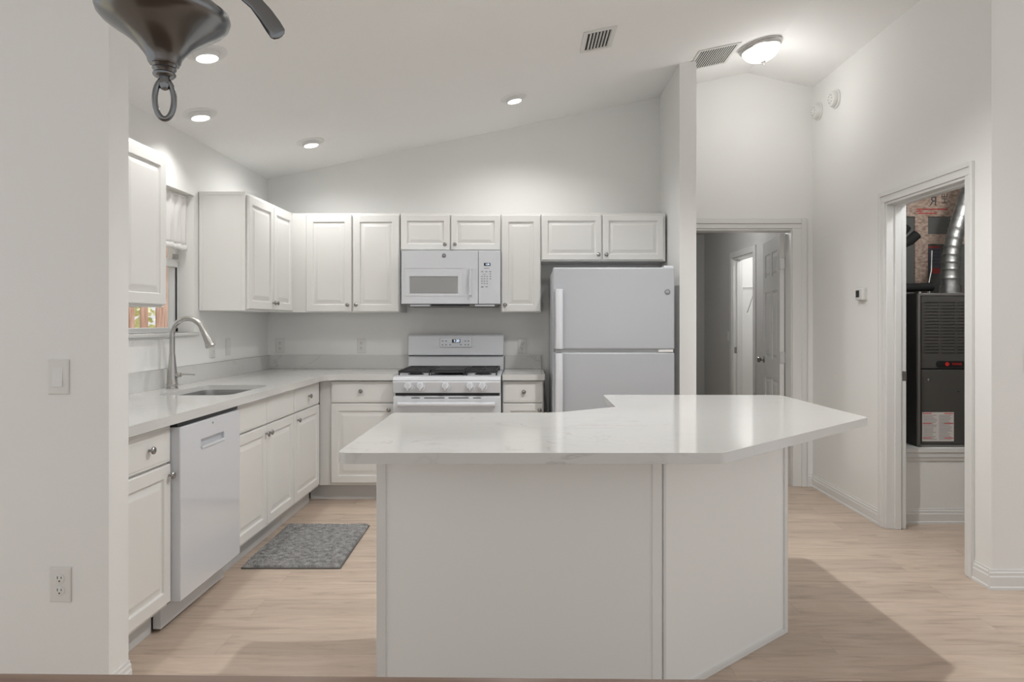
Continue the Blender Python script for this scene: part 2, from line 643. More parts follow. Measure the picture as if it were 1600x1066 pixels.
def hall_casing(b):
    y = YH
    for x0, x1, x2, x3 in ((2.10, 2.185, 2.17, 2.213), (1.205, 1.285, 1.205, 1.23)):
        b.box(x0, x1, y - 0.012, y, 0, 2.037)
        b.box(x2, x3, y - 0.02, y, 0, 2.115)
    b.box(1.205, 2.185, y - 0.0119, y, 2.037, 2.075)
    b.box(1.23, 2.17, y - 0.02, y, 2.075, 2.115)
    # jamb lining and stop
    b.box(2.093, 2.10, y - 0.004, y + 0.124, 0, 2.02)
    b.box(1.285, 1.303, y - 0.004, y + 0.124, 0, 2.02)
    b.box(1.285, 2.10, y - 0.004, y + 0.124, 2.02, 2.037)


def closet_casing(b):
    x = XR
    for y0, y1, y2, y3 in ((CY1, CY1 + 0.045, CY1 + 0.04, CY1 + 0.066), (CY0 - 0.045, CY0, CY0 - 0.062, CY0 - 0.04)):
        b.box(x - 0.012, x, y0, y1, 0, CZ)
        b.box(x - 0.019, x, y2, y3, 0, CZ + 0.066)
    b.box(x - 0.0119, x, CY0 - 0.043, CY1 + 0.043, CZ, CZ + 0.045)
    b.box(x - 0.019, x, CY0 - 0.04, CY1 + 0.04, CZ + 0.04, CZ + 0.066)
    # jamb lining and stops
    b.box(x - 0.004, x + 0.121, CY1 - 0.016, CY1 + 0.001, 0, CZ - 0.016)
    b.box(x - 0.004, x + 0.121, CY0 - 0.001, CY0 + 0.016, 0, CZ - 0.016)
    b.box(x - 0.004, x + 0.121, CY0, CY1, CZ - 0.016, CZ)
    b.box(x + 0.045, x + 0.085, CY1 - 0.028, CY1 - 0.014, 0, CZ - 0.016)
    b.box(x + 0.045, x + 0.085, CY0, CY1, CZ - 0.028, CZ - 0.014)


casing('trim_1', 'white casing around the hall doorway', hall_casing)
t2 = casing('trim_2', 'white casing around the furnace closet doorway', closet_casing)
MB().box(XR + 0.095, XR + 0.121, CY1 - 0.0185, CY1 - 0.0155, 0.93, 0.99).build('strike_plate', M['nickel_dark'], t2)

# ------------------------------------------------------------------ window, sill, curtain
win = thing('window_1', 'kitchen window above the sink with a dark lower sash', 'window')
win['kind'] = 'structure'
wx = WL - 0.10
b = MB()
for y0, y1, z0, z1 in ((WY0, WY0 + 0.035, WZ0, WZ1), (WY1 - 0.035, WY1, WZ0, WZ1), (WY0, WY1, WZ1 - 0.035, WZ1), (WY0, WY1, WZ0, WZ0 + 0.03)):
    b.box(wx - 0.05, wx, y0, y1, z0, z1)
b.box(wx - 0.035, wx + 0.012, WY0 + 0.03, WY1 - 0.03, 1.64, 1.69)
b.build('window_frame', M['trim'], win, bevel=0.003)
b = MB()
for y0, y1, z0, z1 in ((WY0 + 0.035, WY0 + 0.06, WZ0 + 0.03, 1.64), (WY1 - 0.06, WY1 - 0.035, WZ0 + 0.03, 1.64)):
    b.box(wx - 0.03, wx + 0.004, y0, y1, z0, z1)
b.build('sash', M['toe'], win, bevel=0.002)
MB().box(wx - 0.03, wx + 0.011, WY1 - 0.043, WY1 - 0.034, WZ0 + 0.03, 1.64).build('gasket', M['sash_dark'], win)
MB().box(wx - 0.022, wx - 0.017, WY0 + 0.03, WY1 - 0.03, WZ0 + 0.02, WZ1 - 0.02).build('pane', M['glass'], win)
for yy in (4.12, 4.27):
    MB().box(wx + 0.012, wx + 0.03, yy, yy + 0.05, 1.69, 1.72).build('sash_lock', M['nickel_dark'], win, bevel=0.004)
sill = MB().box(WL - 0.10, WL + 0.022, WY0 - 0.03, WY1 + 0.03, WZ0 - 0.022, WZ0)
struct(sill.build('trim_3', M['quartz'], bevel=0.004), 'pale window sill above the sink', 'window sill')

cur = thing('valance_curtain', 'white gathered valance curtain hanging in the kitchen window', 'curtain', (WL - 0.045, 3.93, 0))
b = MB()
NY, NZ = 120, 16
vs = []
for i in range(NY + 1):
    y = -0.415 + 0.83 * i / NY
    for j in range(NZ + 1):
        t = j / NZ
        z = 2.092 - 0.312 * t
        a = 0.011 * (0.35 + 0.65 * t) * math.sin(y * 62 + 0.8 * math.sin(y * 17)) + 0.004 * math.sin(y * 141 + t * 3)
        vs.append((a, y, z))
fs = [(i * (NZ + 1) + j, (i + 1) * (NZ + 1) + j, (i + 1) * (NZ + 1) + j + 1, i * (NZ + 1) + j + 1) for i in range(NY) for j in range(NZ)]
cl = b.add(vs, fs).build('cloth', M['curtain'], cur, smooth=True)
sd = cl.modifiers.new('thick', 'SOLIDIFY')
sd.thickness = 0.002
b = MB()
vs, fs = [], []
for i in range(NY + 1):
    y = -0.415 + 0.83 * i / NY
    a = 0.011 * math.sin(y * 62 + 0.8 * math.sin(y * 17)) + 0.002
    sc = 0.012 * abs(math.sin(y * 60))
    vs += [(a, y, 1.782), (a + 0.002, y, 1.752 - sc)]
fs = [(2 * i, 2 * i + 2, 2 * i + 3, 2 * i + 1) for i in range(NY)]
lace = b.add(vs, fs).build('lace_trim', M['curtain'], cur, smooth=True)
lace.modifiers.new('thick', 'SOLIDIFY').thickness = 0.003
MB().tube([(0, -0.437, 2.083), (0, 0.437, 2.083)], 0.006).build('curtain_rod', M['trim'], cur, smooth=True)

# outside the window: ground, fence boards, hedge
struct(MB().box(-9, -2.4, 1.5, 14, -0.2, -0.1).build('ground_outside', M['soil']), 'garden ground beyond the kitchen window', 'ground')
fen = thing('board_fence', 'brown timber fence with gaps seen through the window', 'fence', (-4.2, 7.6, -0.1))
for y0, y1 in ((6.35, 6.58), (6.72, 6.90), (7.04, 7.16), (7.30, 7.40), (7.53, 7.665), (7.85, 8.22), (8.40, 8.6)):
    MB().box(-0.012, 0.012, y0 - 7.6, y1 - 7.6, 0, 2.3).build('board', M['fence'], fen, bevel=0.006)
for rz_ in (0.3, 1.9):
    MB().box(-0.05, -0.0121, -1.3, 1.05, rz_, rz_ + 0.12).build('rail', M['fence'], fen)
b = MB()
for i in range(2600):
    c = Vector((-5.6 + random.gauss(0, 0.35), random.uniform(6.5, 12.5), random.uniform(0.1, 3.6)))
    u = Vector((random.gauss(0, 1), random.gauss(0, 1), random.gauss(0, 1))).normalized() * random.uniform(0.05, 0.10)
    w = u.cross(Vector((random.gauss(0, 1), random.gauss(0, 1), random.gauss(0, 1)))).normalized() * 0.045
    b.add([c - u, c + w, c + u, c - w], [(0, 1, 2, 3)])
hed = b.build('hedge', M['leaf'], merge=False)
tag(hed, 'sunlit yellow green shrubbery behind the fence', 'hedge', kind='stuff')


# ------------------------------------------------------------------ cabinets
def knob_mesh():
    prof = [(0.005, 0), (0.005, 0.010), (0.007, 0.013), (0.0145, 0.017), (0.0155, 0.021), (0.013, 0.025), (0.007, 0.0275), (0.001, 0.028)]
    return MB().lathe(prof, axis=(0, -1, 0), n=20)


KNOB = None


def add_knob(parent, x, y, z):
    global KNOB
    if KNOB is None:
        o = knob_mesh().build('knob', M['nickel_dark'], parent, smooth=True)
        KNOB = o
    else:
        o = KNOB.copy()
        COL.objects.link(o)
        o.parent = parent
    o.location = (x, y, z)
    return o


DOOR_RINGS = [(0, -0.016), (0.0035, -0.020), (0.052, -0.020), (0.056, -0.0095), (0.064, -0.0095), (0.086, -0.0175), (0.090, -0.0185), (0.095, -0.0185)]
SMALL_RINGS = [(0, -0.016), (0.0035, -0.020), (0.044, -0.020), (0.048, -0.0095), (0.056, -0.0095), (0.076, -0.0175), (0.080, -0.0185), (0.084, -0.0185)]
DRAWER_RINGS = [(0, -0.013), (0.004, -0.018), (0.012, -0.018), (0.014, -0.020), (0.02, -0.020)]


def cabinet(name, label, loc, rz, w, depth, z0, z1, doors=(), drawers=(), toe=False, group=None, rings=None, cat='cabinet', body_x0=0.0, toe_x0=0.0):
    """origin at the lower left of the front; doors/drawers: (x0,x1,z0,z1,knob or None)"""
    root = thing(name, label, cat, (loc[0], loc[1], loc[2]), rz, group)
    b = MB().box(body_x0, w, 0, depth, z0, z1)
    b.build('body', M['cabinet'], root, bevel=0.0015)
    if toe:
        MB().box(toe_x0, w, 0.065, depth, 0.0, z0).build('toe_kick', M['toe'], root)
    for x0, x1, a, c, k in doors:
        d = MB().panel(x0, x1, a, c, rings or DOOR_RINGS, -0.0005).build('door', M['cabinet'], root, bevel=0.0012, seg=2, angle=20)
        if k:
            add_knob(d, k[0], -0.0195, k[1])
    for x0, x1, a, c, k in drawers:
        d = MB().panel(x0, x1, a, c, DRAWER_RINGS, -0.0005).build('drawer', M['cabinet'], root, bevel=0.001, seg=2, angle=20)
        if k:
            add_knob(d, k[0], -0.0195, k[1])
    return root


BF = -1.50       # left base cabinet body front
BT = 0.878       # top of base bodies
r90 = R(90)
GB = 'white base cabinets under the worktop'
GU = 'white wall cabinets'
# near cabinet beside the dishwasher
y0 = 2.465
cabinet('base_cabinet', 'white base cabinet at the near end between wall end and dishwasher', (BF, y0, 0), r90, 0.421, 0.595, 0.115, BT,
        doors=[(0.012, 0.416, 0.135, 0.709, (0.397, 0.664))], drawers=[(0.012, 0.416, 0.717, 0.870, (0.245, 0.795))], toe=True, group=GB)
y0 = 3.498
sbc = cabinet('sink_base_cabinet', 'white double door sink base with two blank fronts, beside the dishwasher', (BF, y0, 0), r90, 0.919, 0.595, 0.115, 0.69,
        doors=[(0.006, 0.451, 0.135, 0.709, (0.428, 0.664)), (0.459, 0.914, 0.135, 0.709, (0.482, 0.664))],
        drawers=[(0.006, 0.451, 0.717, 0.870, None), (0.459, 0.914, 0.717, 0.870, None)], toe=True, group=GB)
MB().box(0, 0.919, 0, 0.02, 0.69, BT).build('front_rail', M['cabinet'], sbc)
y0 = 4.419
cabinet('base_cabinet', 'white base cabinet with one drawer and door, left of the back corner', (BF, y0, 0), r90, 0.568, 0.595, 0.115, BT,
        doors=[(0.006, 0.536, 0.135, 0.709, (0.052, 0.664))], drawers=[(0.006, 0.536, 0.717, 0.870, (0.28, 0.795))], toe=True, group=GB)
# back run, face at y 5.01
YF = 5.01
cabinet('base_cabinet', 'white base cabinet with knobbed drawer and door left of the range', (-1.497, YF, 0), 0, 0.552, 0.605, 0.115, BT,
        doors=[(0.088, 0.546, 0.135, 0.709, (0.508, 0.664))], drawers=[(0.088, 0.546, 0.717, 0.870, (0.306, 0.80))], toe=True, group=GB, toe_x0=-0.085)
cabinet('base_cabinet', 'narrow white base cabinet between the range and refrigerator', (-0.172, YF, 0), 0, 0.298, 0.605, 0.115, BT,
        doors=[(0.006, 0.292, 0.135, 0.709, (0.27, 0.664))], drawers=[(0.006, 0.292, 0.717, 0.870, (0.155, 0.795))], toe=True, group=GB)
# uppers on the left wall
UF = -1.80
UZ0, UZ1 = 1.372, 2.135
H = UZ1 - UZ0
cabinet('wall_cabinet', 'white wall cabinet in front of the window, nearest the left wall end', (UF, 2.62, UZ0), r90, 0.81, 0.295, 0, H,
        doors=[(0.008, 0.40, 0.012, H - 0.02, None), (0.408, 0.802, 0.012, H - 0.02, None)], group=GU)
cwc = cabinet('wall_cabinet', 'white two door wall cabinet in the left back corner', (UF, 4.43, UZ0), r90, 0.882, 0.295, 0, H,
        doors=[(0.018, 0.448, 0.012, H - 0.02, (0.424, 0.06)), (0.456, 0.842, 0.012, H - 0.02, (0.482, 0.06))], group=GU)
b = MB()
for y_, z_, y2, z2 in ((0.0, 0.0, 0.022, H), (0.273, 0.0, 0.294, H), (0.022, H - 0.022, 0.273, H), (0.022, 0.0, 0.273, 0.012)):
    b.box(-0.0035, 0.001, y_, y2, z_, z2)
b.build('end_frame', M['cabinet'], cwc, bevel=0.001, merge=False)
# uppers on the back wall, face at y 5.314
UY = 5.314
cabinet('wall_cabinet', 'white tall two door wall cabinet left of the microwave', (-1.776, UY, UZ0), 0, 0.807, 0.30, 0, H,
        doors=[(0.090, 0.438, 0.006, H - 0.016, (0.412, 0.058)), (0.450, 0.801, 0.006, H - 0.016, (0.476, 0.058))], group=GU, body_x0=-0.022)
Z = 1.846
cabinet('wall_cabinet', 'short white two door wall cabinet above the microwave', (-0.965, UY, Z), 0, 0.770, 0.30, 0, UZ1 - Z,
        doors=[(0.005, 0.380, 0.006, UZ1 - Z - 0.016, (0.345, 0.045)), (0.390, 0.766, 0.006, UZ1 - Z - 0.016, (0.42, 0.045))], group=GU, rings=SMALL_RINGS)
cabinet('wall_cabinet', 'narrow single door white wall cabinet right of the microwave', (-0.193, UY, UZ0), 0, 0.307, 0.30, 0, H,
        doors=[(0.006, 0.302, 0.006, H - 0.016, (0.032, 0.058))], group=GU)
Z = 1.766
cabinet('wall_cabinet', 'short white two door wall cabinet above the refrigerator', (0.116, UY, Z), 0, 0.955, 0.30, 0, UZ1 - Z,
        doors=[(0.006, 0.462, 0.008, UZ1 - Z - 0.016, (0.438, 0.048)), (0.472, 0.936, 0.008, UZ1 - Z - 0.016, (0.498, 0.048))], group=GU, rings=SMALL_RINGS)

# ------------------------------------------------------------------ worktops
CT0, CT1 = 0.880, 0.920
wt = thing('worktop', 'white quartz worktop running from the sink wall to the range', 'worktop')
outer = round_poly([(-2.098, 2.463), (-1.44, 2.463), (-1.44, 4.96), (-0.947, 4.96), (-0.947, 5.618), (-2.098, 5.618)], [0, 0.01, 0.10, 0.006, 0, 0])
hole = round_poly([(-1.925, 3.575), (-1.535, 3.575), (-1.535, 4.15), (-1.925, 4.15)], 0.075, 8)
slab('top', outer, [hole], CT0, CT1, M['quartz'], wt, bevel=0.009, seg=3)
MB().box(-2.098, -2.078, 2.463, 5.618, CT1, 1.03).box(-2.078, -0.947, 5.598, 5.618, CT1, 1.03).build('backsplash', M['quartz'], wt, bevel=0.002)
wt2 = thing('worktop', 'short white quartz worktop between the range and refrigerator', 'worktop')
slab('top', round_poly([(-0.172, 4.96), (0.136, 4.96), (0.136, 5.618), (-0.172, 5.618)], 0.006), [], CT0, CT1, M['quartz'], wt2, bevel=0.009)
MB().box(-0.172, 0.124, 5.598, 5.618, CT1, 1.03).build('backsplash', M['quartz'], wt2, bevel=0.002)

# sink bowl
sk = thing('kitchen_sink', 'undermount stainless steel sink bowl below the faucet', 'sink', (-1.73, 3.8625, 0.70))
b = MB()
levels = [(0.0, 0.1755), (0.0, 0.1785), (0.0135, 0.1785), (0.0132, 0.193), (0.0155, 0.193), (0.017, 0.16), (0.022, 0.02), (0.05, 0.0), (0.13, -0.004)]
loops = []
for ins, z in levels:
    x, y = 0.207 - ins, 0.2995 - ins
    if ins == 0.0:
        x, y = 0.215, 0.305
    loops.append([(p[0], p[1], z) for p in round_poly([(-x, -y), (x, -y), (x, y), (-x, y)], max(0.075 - ins * 0.3, 0.03), 8)])
n = len(loops[0])
vs = [p for l in loops for p in l]
fs = [(i * n + k, i * n + (k + 1) % n, (i + 1) * n + (k + 1) % n, (i + 1) * n + k) for i in range(len(loops) - 1) for k in range(n)]
fs.append(tuple((len(loops) - 1) * n + k for k in range(n)))
bo = b.add(vs, fs).build('bowl', M['steel'], sk, smooth=True)
MB().lathe([(0.04, 0.0), (0.042, 0.003), (0.03, 0.004), (0.024, 0.001)], n=24).build('drain', M['nickel_dark'], sk, smooth=True)

# faucet
fa = thing('kitchen_faucet', 'tall brushed nickel gooseneck faucet behind the sink', 'faucet', (-2.012, 3.93, CT1))
MB().lathe([(0.030, 0.0), (0.031, 0.004), (0.0285, 0.010), (0.0285, 0.018), (0.0305, 0.022), (0.0305, 0.027), (0.0275, 0.032), (0.0265, 0.07), (0.0225, 0.12),
            (0.018, 0.165), (0.0155, 0.195)], n=28).build('base', M['nickel'], fa, smooth=True)
pts = [(0, 0, 0.19), (0, 0, 0.25), (0, 0, 0.31)]
for k in range(1, 15):
    a = PI - k * (PI * 0.89) / 14
    pts.append((0.088 + 0.088 * math.cos(a), 0, 0.31 + 0.088 * math.sin(a)))
MB().tube(pts, 0.0142, 16).build('spout', M['nickel'], fa, smooth=True)
e, d = Vector(pts[-1]), (Vector(pts[-1]) - Vector(pts[-2])).normalized()
MB().lathe([(0.0145, -0.004), (0.016, 0.002), (0.0165, 0.02), (0.022, 0.085), (0.027, 0.104), (0.027, 0.110), (0.023, 0.113), (0.018, 0.112)],
           axis=d, origin=e, n=24).build('spray_head', M['nickel'], fa, smooth=True)
b = MB().lathe([(0.014, 0.018), (0.014, 0.045), (0.012, 0.05)], axis=(1, 0, 0), origin=(0, 0, 0.078), n=18)
b.tube([(0.045, 0, 0.078), (0.065, 0, 0.081), (0.095, 0, 0.080), (0.128, 0, 0.079)], [0.008, 0.005, 0.0045, 0.004], 10)
b.build('lever', M['nickel'], fa, smooth=True)

# ------------------------------------------------------------------ dishwasher (front faces +x)
dw = thing('dishwasher', 'white dishwasher with pocket handle and black top strip, under worktop', 'dishwasher', (-1.478, 2.889, 0), r90)
b = MB().box(0.006, 0.600, 0.034, 0.55, 0.11, 0.858)
b.build('body', M['black'], dw)
b = MB().recess(0.0, 0.603, 0.128, 0.858, -0.033, 0.033, [(0.185, 0.425, 0.735, 0.775, 0.02)])
b.build('door', M['appliance'], dw, bevel=0.004, seg=2)
b = MB().panel(0.19, 0.42, 0.732, 0.745, [(0, -0.034), (0.002, -0.037)], -0.02)
b.build('pocket_handle', M['appliance'], dw, bevel=0.001)
MB().box(0.0, 0.604, -0.02, 0.06, 0.8595, 0.879).build('control_strip', M['black'], dw, bevel=0.002)
MB().lathe([(0.005, 0), (0.005, 0.001)], axis=(0, -1, 0), origin=(0.30, -0.033, 0.835), n=16).build('emblem', M['print'], dw)
MB().box(0.003, 0.602, 0.05, 0.085, 0.012, 0.108).build('kick_panel', M['toe_steel'], dw, bevel=0.003)

# ------------------------------------------------------------------ range
rg = thing('gas_range', 'white freestanding gas range with black grates below the microwave', 'range', (-0.559, 0, 0))
HW = 0.380
b = MB().box(-HW, HW, 4.93, 5.60, 0.04, 0.895)
b.build('body', M['appliance'], rg, bevel=0.004)
b = MB().prism([(4.865, 0.885), (4.875, 0.908), (4.905, 0.916), (5.52, 0.916), (5.52, 0.893), (4.93, 0.893)], -HW, HW, 'x')
b.build('cooktop', M['appliance'], rg, bevel=0.003)
ct_front = MB().prism([(4.868, 0.884), (4.862, 0.875), (4.885, 0.797), (4.93, 0.797), (4.93, 0.884)], -HW, HW, 'x')
ct_front.build('control_panel', M['appliance'], rg, bevel=0.003)
# backguard with a curved top
prof = [(5.60, 0.90), (5.60, 1.196), (5.545, 1.200), (5.52, 1.185), (5.505, 1.10), (5.500, 1.035), (5.520, 1.030), (5.515, 0.98), (5.50, 0.9165)]
b = MB().prism(prof, -HW, HW, 'x')
b.build('backguard', M['appliance'], rg, bevel=0.004, angle=50)
MB().box(-HW + 0.004, HW - 0.004, 5.506, 5.522, 1.0275, 1.0345).build('backguard_gap', M['black'], rg)
# control display on the sloped backguard front (lies between z 1.10 and 1.185)
pn = MB().box(-0.125, 0.125, 5.496, 5.512, 1.098, 1.172).build('touch_panel', M['appliance'], rg, bevel=0.002)
MB().box(-0.03, 0.036, 5.494, 5.497, 1.134, 1.162).build('clock_display', M['display'], pn)
txt('clock_digits', '1:20', 0.028, M['digits'], pn, (0.006, 5.4935, 1.148))
b = MB()
for x in (-0.105, -0.077):
    for z in (1.147, 1.117):
        b.box(x - 0.006, x + 0.006, 5.4952, 5.4975, z - 0.004, z + 0.004)
for x in (0.075, 0.10):
    for z in (1.147, 1.117):
        b.box(x - 0.006, x + 0.006, 5.4952, 5.4975, z - 0.004, z + 0.004)
for x in (-0.045, 0.04):
    b.box(x - 0.006, x + 0.006, 5.4952, 5.4975, 1.113, 1.121)
b.build('button_lettering', M['print'], pn)
# knobs
for x in (-0.270, -0.184, -0.008, 0.165, 0.252):
    k = MB().lathe([(0.033, 0), (0.033, 0.007), (0.027, 0.011), (0.025, 0.032), (0.021, 0.036), (0.001, 0.0365)], axis=(0, -1, 0.28), origin=(0, 0, 0), n=24)
    k.box(-0.005, 0.005, -0.047, -0.008, -0.021, 0.028)
    k.build('control_knob', M['appliance'], rg, smooth=True, loc=(x, 4.875, 0.842))
MB().box(-HW + 0.012, HW - 0.012, 4.902, 4.935, 0.776, 0.797).build('door_gap', M['black'], rg)
od = MB().prism([(4.875, 0.77), (4.89, 0.776), (4.928, 0.776), (4.928, 0.20), (4.885, 0.20), (4.875, 0.21)], -HW + 0.003, HW - 0.003, 'x').build('oven_door', M['appliance'], rg, bevel=0.003)
b = MB()
for x0, x1 in ((-0.25, -0.19), (-0.16, -0.015), (0.012, 0.155), (0.185, 0.24)):
    b.box(x0, x1, 4.8742, 4.88, 0.760, 0.766)
b.build('vent_slots', M['black'], od)
b = MB().tube([(-0.34, 4.838, 0.722), (0.34, 4.838, 0.722)], 0.016, 14)
for x in (-0.33, 0.33):
    b.box(x - 0.014, x + 0.014, 4.84, 4.877, 0.712, 0.733)
b.build('door_handle', M['appliance'], od, smooth=True)
MB().box(-HW + 0.003, HW - 0.003, 4.885, 4.928, 0.05, 0.19).build('storage_drawer', M['appliance'], rg, bevel=0.004)
# burners and grates
for x, y, r in ((-0.245, 5.05, 0.045), (-0.245, 5.35, 0.038), (0.0, 5.20, 0.05), (0.245, 5.05, 0.05), (0.245, 5.35, 0.034)):
    MB().lathe([(r + 0.012, 0.916), (r + 0.012, 0.921), (r, 0.922), (r, 0.930), (r - 0.004, 0.933), (0.002, 0.934)], origin=(x, y, 0), n=28).build('burner', M['iron'], rg, smooth=True)


def grate(x0, x1, solid):
    b = MB()
    ya, yb, t, z0, z1 = 4.935, 5.475, 0.009, 0.936, 0.952
    for x in (x0, x1 - t):
        b.box(x, x + t, ya, yb, z0, z1)
    for y in (ya, (ya + yb) / 2 - t / 2, yb - t):
        b.box(x0, x1, y, y + t, z0, z1)
    for x in (x0, x1 - t):
        for y in (ya, yb - t):
            b.box(x, x + t, y, y + t, 0.917, z0)
    if solid:
        b.box(x0 + 0.012, x1 - 0.012, ya + 0.03, yb - 0.03, 0.944, 0.951)
        b.box(x0 + 0.012, x1 - 0.012, ya + 0.03, ya + 0.04, 0.951, 0.957)
    else:
        xc = (x0 + x1) / 2
        for yc in (5.05, 5.35):
            for a in range(0, 360, 45):
                dx, dy = math.cos(R(a)), math.sin(R(a))
                k = min(abs((x1 - x0) / 2 / dx) if abs(dx) > 1e-3 else 9, abs(0.13 / dy) if abs(dy) > 1e-3 else 9)
                b.tube([(xc + dx * 0.03, yc + dy * 0.03, 0.946), (xc + dx * k, yc + dy * k, 0.944)], 0.0055, 6)
    return b.build('grate', M['iron'], rg, bevel=0.002)


grate(-0.352, -0.128, False)
grate(-0.120, 0.120, True)
grate(0.128, 0.352, False)

# ------------------------------------------------------------------ microwave
mw = thing('microwave_oven', 'white over the range microwave below short wall cabinet', 'microwave', (-0.568, 5.22, 1.435))
W2 = 0.374
MB().box(-W2, W2, 0.03, 0.39, 0.0, 0.402).build('body', M['appliance'], mw, bevel=0.003)
door = MB().recess(-W2, 0.205, 0.0, 0.402, 0.0, 0.029, [(-0.312, 0.052, 0.078, 0.208, 0.006)]).build('door', M['appliance'], mw, bevel=0.003, seg=2)
MB().panel(-0.31, 0.05, 0.080, 0.206, [(0, 0.0035), (0.004, 0.003)], 0.006).build('window_panel', M['grey_glass'], door)
b = MB()
for x0, x1, z0, z1 in ((-0.352, -0.3495, 0.06, 0.272), (0.0875, 0.09, 0.06, 0.272), (-0.352, 0.09, 0.27, 0.2725), (-0.352, 0.09, 0.06, 0.0625)):
    b.box(x0, x1, -0.0015, 0.004, z0, z1)
b.build('door_shade_line', M['toe'], door)  # grey strips paint in the shading around the door frame
hd = MB().tube([(0.150, -0.030, 0.065), (0.150, -0.033, 0.16), (0.150, -0.030, 0.262)], [0.010, 0.012, 0.010], 12)
hd.box(0.141, 0.159, -0.03, 0.002, 0.062, 0.074).box(0.141, 0.159, -0.03, 0.002, 0.252, 0.264)
hd.build('handle', M['appliance'], door, smooth=True)
bd = MB().lathe([(0.0155, 0), (0.0155, 0.003), (0.014, 0.004)], axis=(0, -1, 0), origin=(-0.052, 0, 0.366), n=28).build('emblem', M['print'], door, smooth=True)
txt('emblem_letters', 'GE', 0.014, M['appliance'], bd, (-0.052, -0.0044, 0.366))
cpn = MB().panel(0.208, W2, 0.0, 0.402, [(0, 0.003), (0.003, 0.0)], 0.029).build('control_panel', M['appliance'], mw, bevel=0.001)
MB().box(0.250, 0.298, -0.001, 0.002, 0.288, 0.310).build('clock_display', M['display'], cpn)
txt('clock_digits', '1:20', 0.018, M['digits'], cpn, (0.276, -0.0012, 0.299))
b = MB()
for r_ in range(4):
    for c_ in range(3):
        x, z = 0.234 + c_ * 0.020, 0.208 - r_ * 0.018
        b.box(x - 0.005, x + 0.005, -0.0006, 0.002, z - 0.003, z + 0.003)
for z in (0.226, 0.208, 0.19):
    b.box(0.292, 0.304, -0.0006, 0.002, z - 0.003, z + 0.003)
for x in (0.236, 0.268, 0.297):
    b.box(x - 0.008, x + 0.008, -0.0006, 0.002, 0.241, 0.247)
b.box(0.252, 0.29, -0.0006, 0.002, 0.268, 0.272)
b.box(0.238, 0.268, -0.0006, 0.002, 0.222, 0.225)
b.box(0.228, 0.246, -0.0006, 0.002, 0.124, 0.132)
b.box(0.262, 0.278, -0.0006, 0.002, 0.126, 0.132)
b.build('button_lettering', M['print'], cpn)
b = MB().prism([(-0.36, 0.0), (0.36, 0.0), (0.33, -0.022), (-0.33, -0.022)], 0.02, 0.37, 'y')
b.build('underside', M['hvac_edge'], mw, bevel=0.003)
MB().box(-0.15, 0.14, 0.014, 0.03, -0.016, -0.002).build('filter', M['black'], mw)
for x in (-0.235, 0.255):
    MB().box(x - 0.075, x + 0.075, 0.012, 0.03, -0.018, -0.003).build('lamp_cover', M['appliance'], mw, bevel=0.004)

# ------------------------------------------------------------------ refrigerator
fg = thing('refrigerator', 'white top freezer refrigerator right of the range', 'refrigerator', (0.5925, 4.655, 0))
W2 = 0.4115
MB().box(-W2 + 0.004, W2 - 0.004, 0.075, 0.90, 0.03, 1.66).build('body', M['appliance_soft'], fg, bevel=0.006)


def fridge_door(z0, z1):
    pts = []
    for k in range(13):     # gently bowed front
        t = -1 + 2 * k / 12
        pts.append((t * W2, 0.012 * t * t))
    return MB().prism([(-W2, 0.07)] + [(x, y) for x, y in pts] + [(W2, 0.07)], z0, z1, 'z')


fz = fridge_door(1.113, 1.668).build('freezer_door', M['appliance_soft'], fg, bevel=0.012, seg=4, angle=60)
fd = fridge_door(0.09, 1.094).build('fresh_food_door', M['appliance_soft'], fg, bevel=0.012, seg=4, angle=60)
MB().box(-W2 + 0.02, W2 - 0.02, 0.03, 0.08, 1.08, 1.13).build('door_gasket', M['toe'], fg)
MB().box(-W2 + 0.02, W2 - 0.02, 0.06, 0.10, 0.02, 0.085).build('toe_grille', M['toe'], fg)


def fridge_handle(z0, z1, stem, parent):
    b = MB()
    prof = [(-0.398, -0.008), (-0.392, -0.034), (-0.372, -0.043), (-0.352, -0.038), (-0.344, -0.026), (-0.344, -0.016), (-0.378, -0.014), (-0.385, 0.008)]
    b.prism(prof, z0, z1, 'z')
    b.box(-0.392, -0.350, -0.030, 0.012, stem[0], stem[1])
    return b.build('handle', M['appliance'], parent, bevel=0.004, seg=3)


fridge_handle(1.117, 1.52, (1.117, 1.15), fz)
fridge_handle(0.55, 1.09, (1.055, 1.09), fd)
MB().box(0.30, 0.40, 0.008, 0.06, 1.095, 1.112).build('hinge', M['trim'], fg, bevel=0.002)
MB().box(0.34, 0.405, 0.02, 0.12, 1.661, 1.68).build('hinge_cover', M['appliance'], fg, bevel=0.003)
MB().box(-0.03, 0.02, 0.1, 0.14, 1.661, 1.676).build('cable_clip', M['appliance'], fg, bevel=0.003)
bd = MB().lathe([(0.0195, 0), (0.0195, 0.005), (0.018, 0.006)], axis=(0, -1, 0), origin=(0.361, 0.011, 1.502), n=28).build('emblem', M['print'], fz, smooth=True)
txt('emblem_letters', 'GE', 0.018, M['appliance'], bd, (0.361, 0.0046, 1.502))

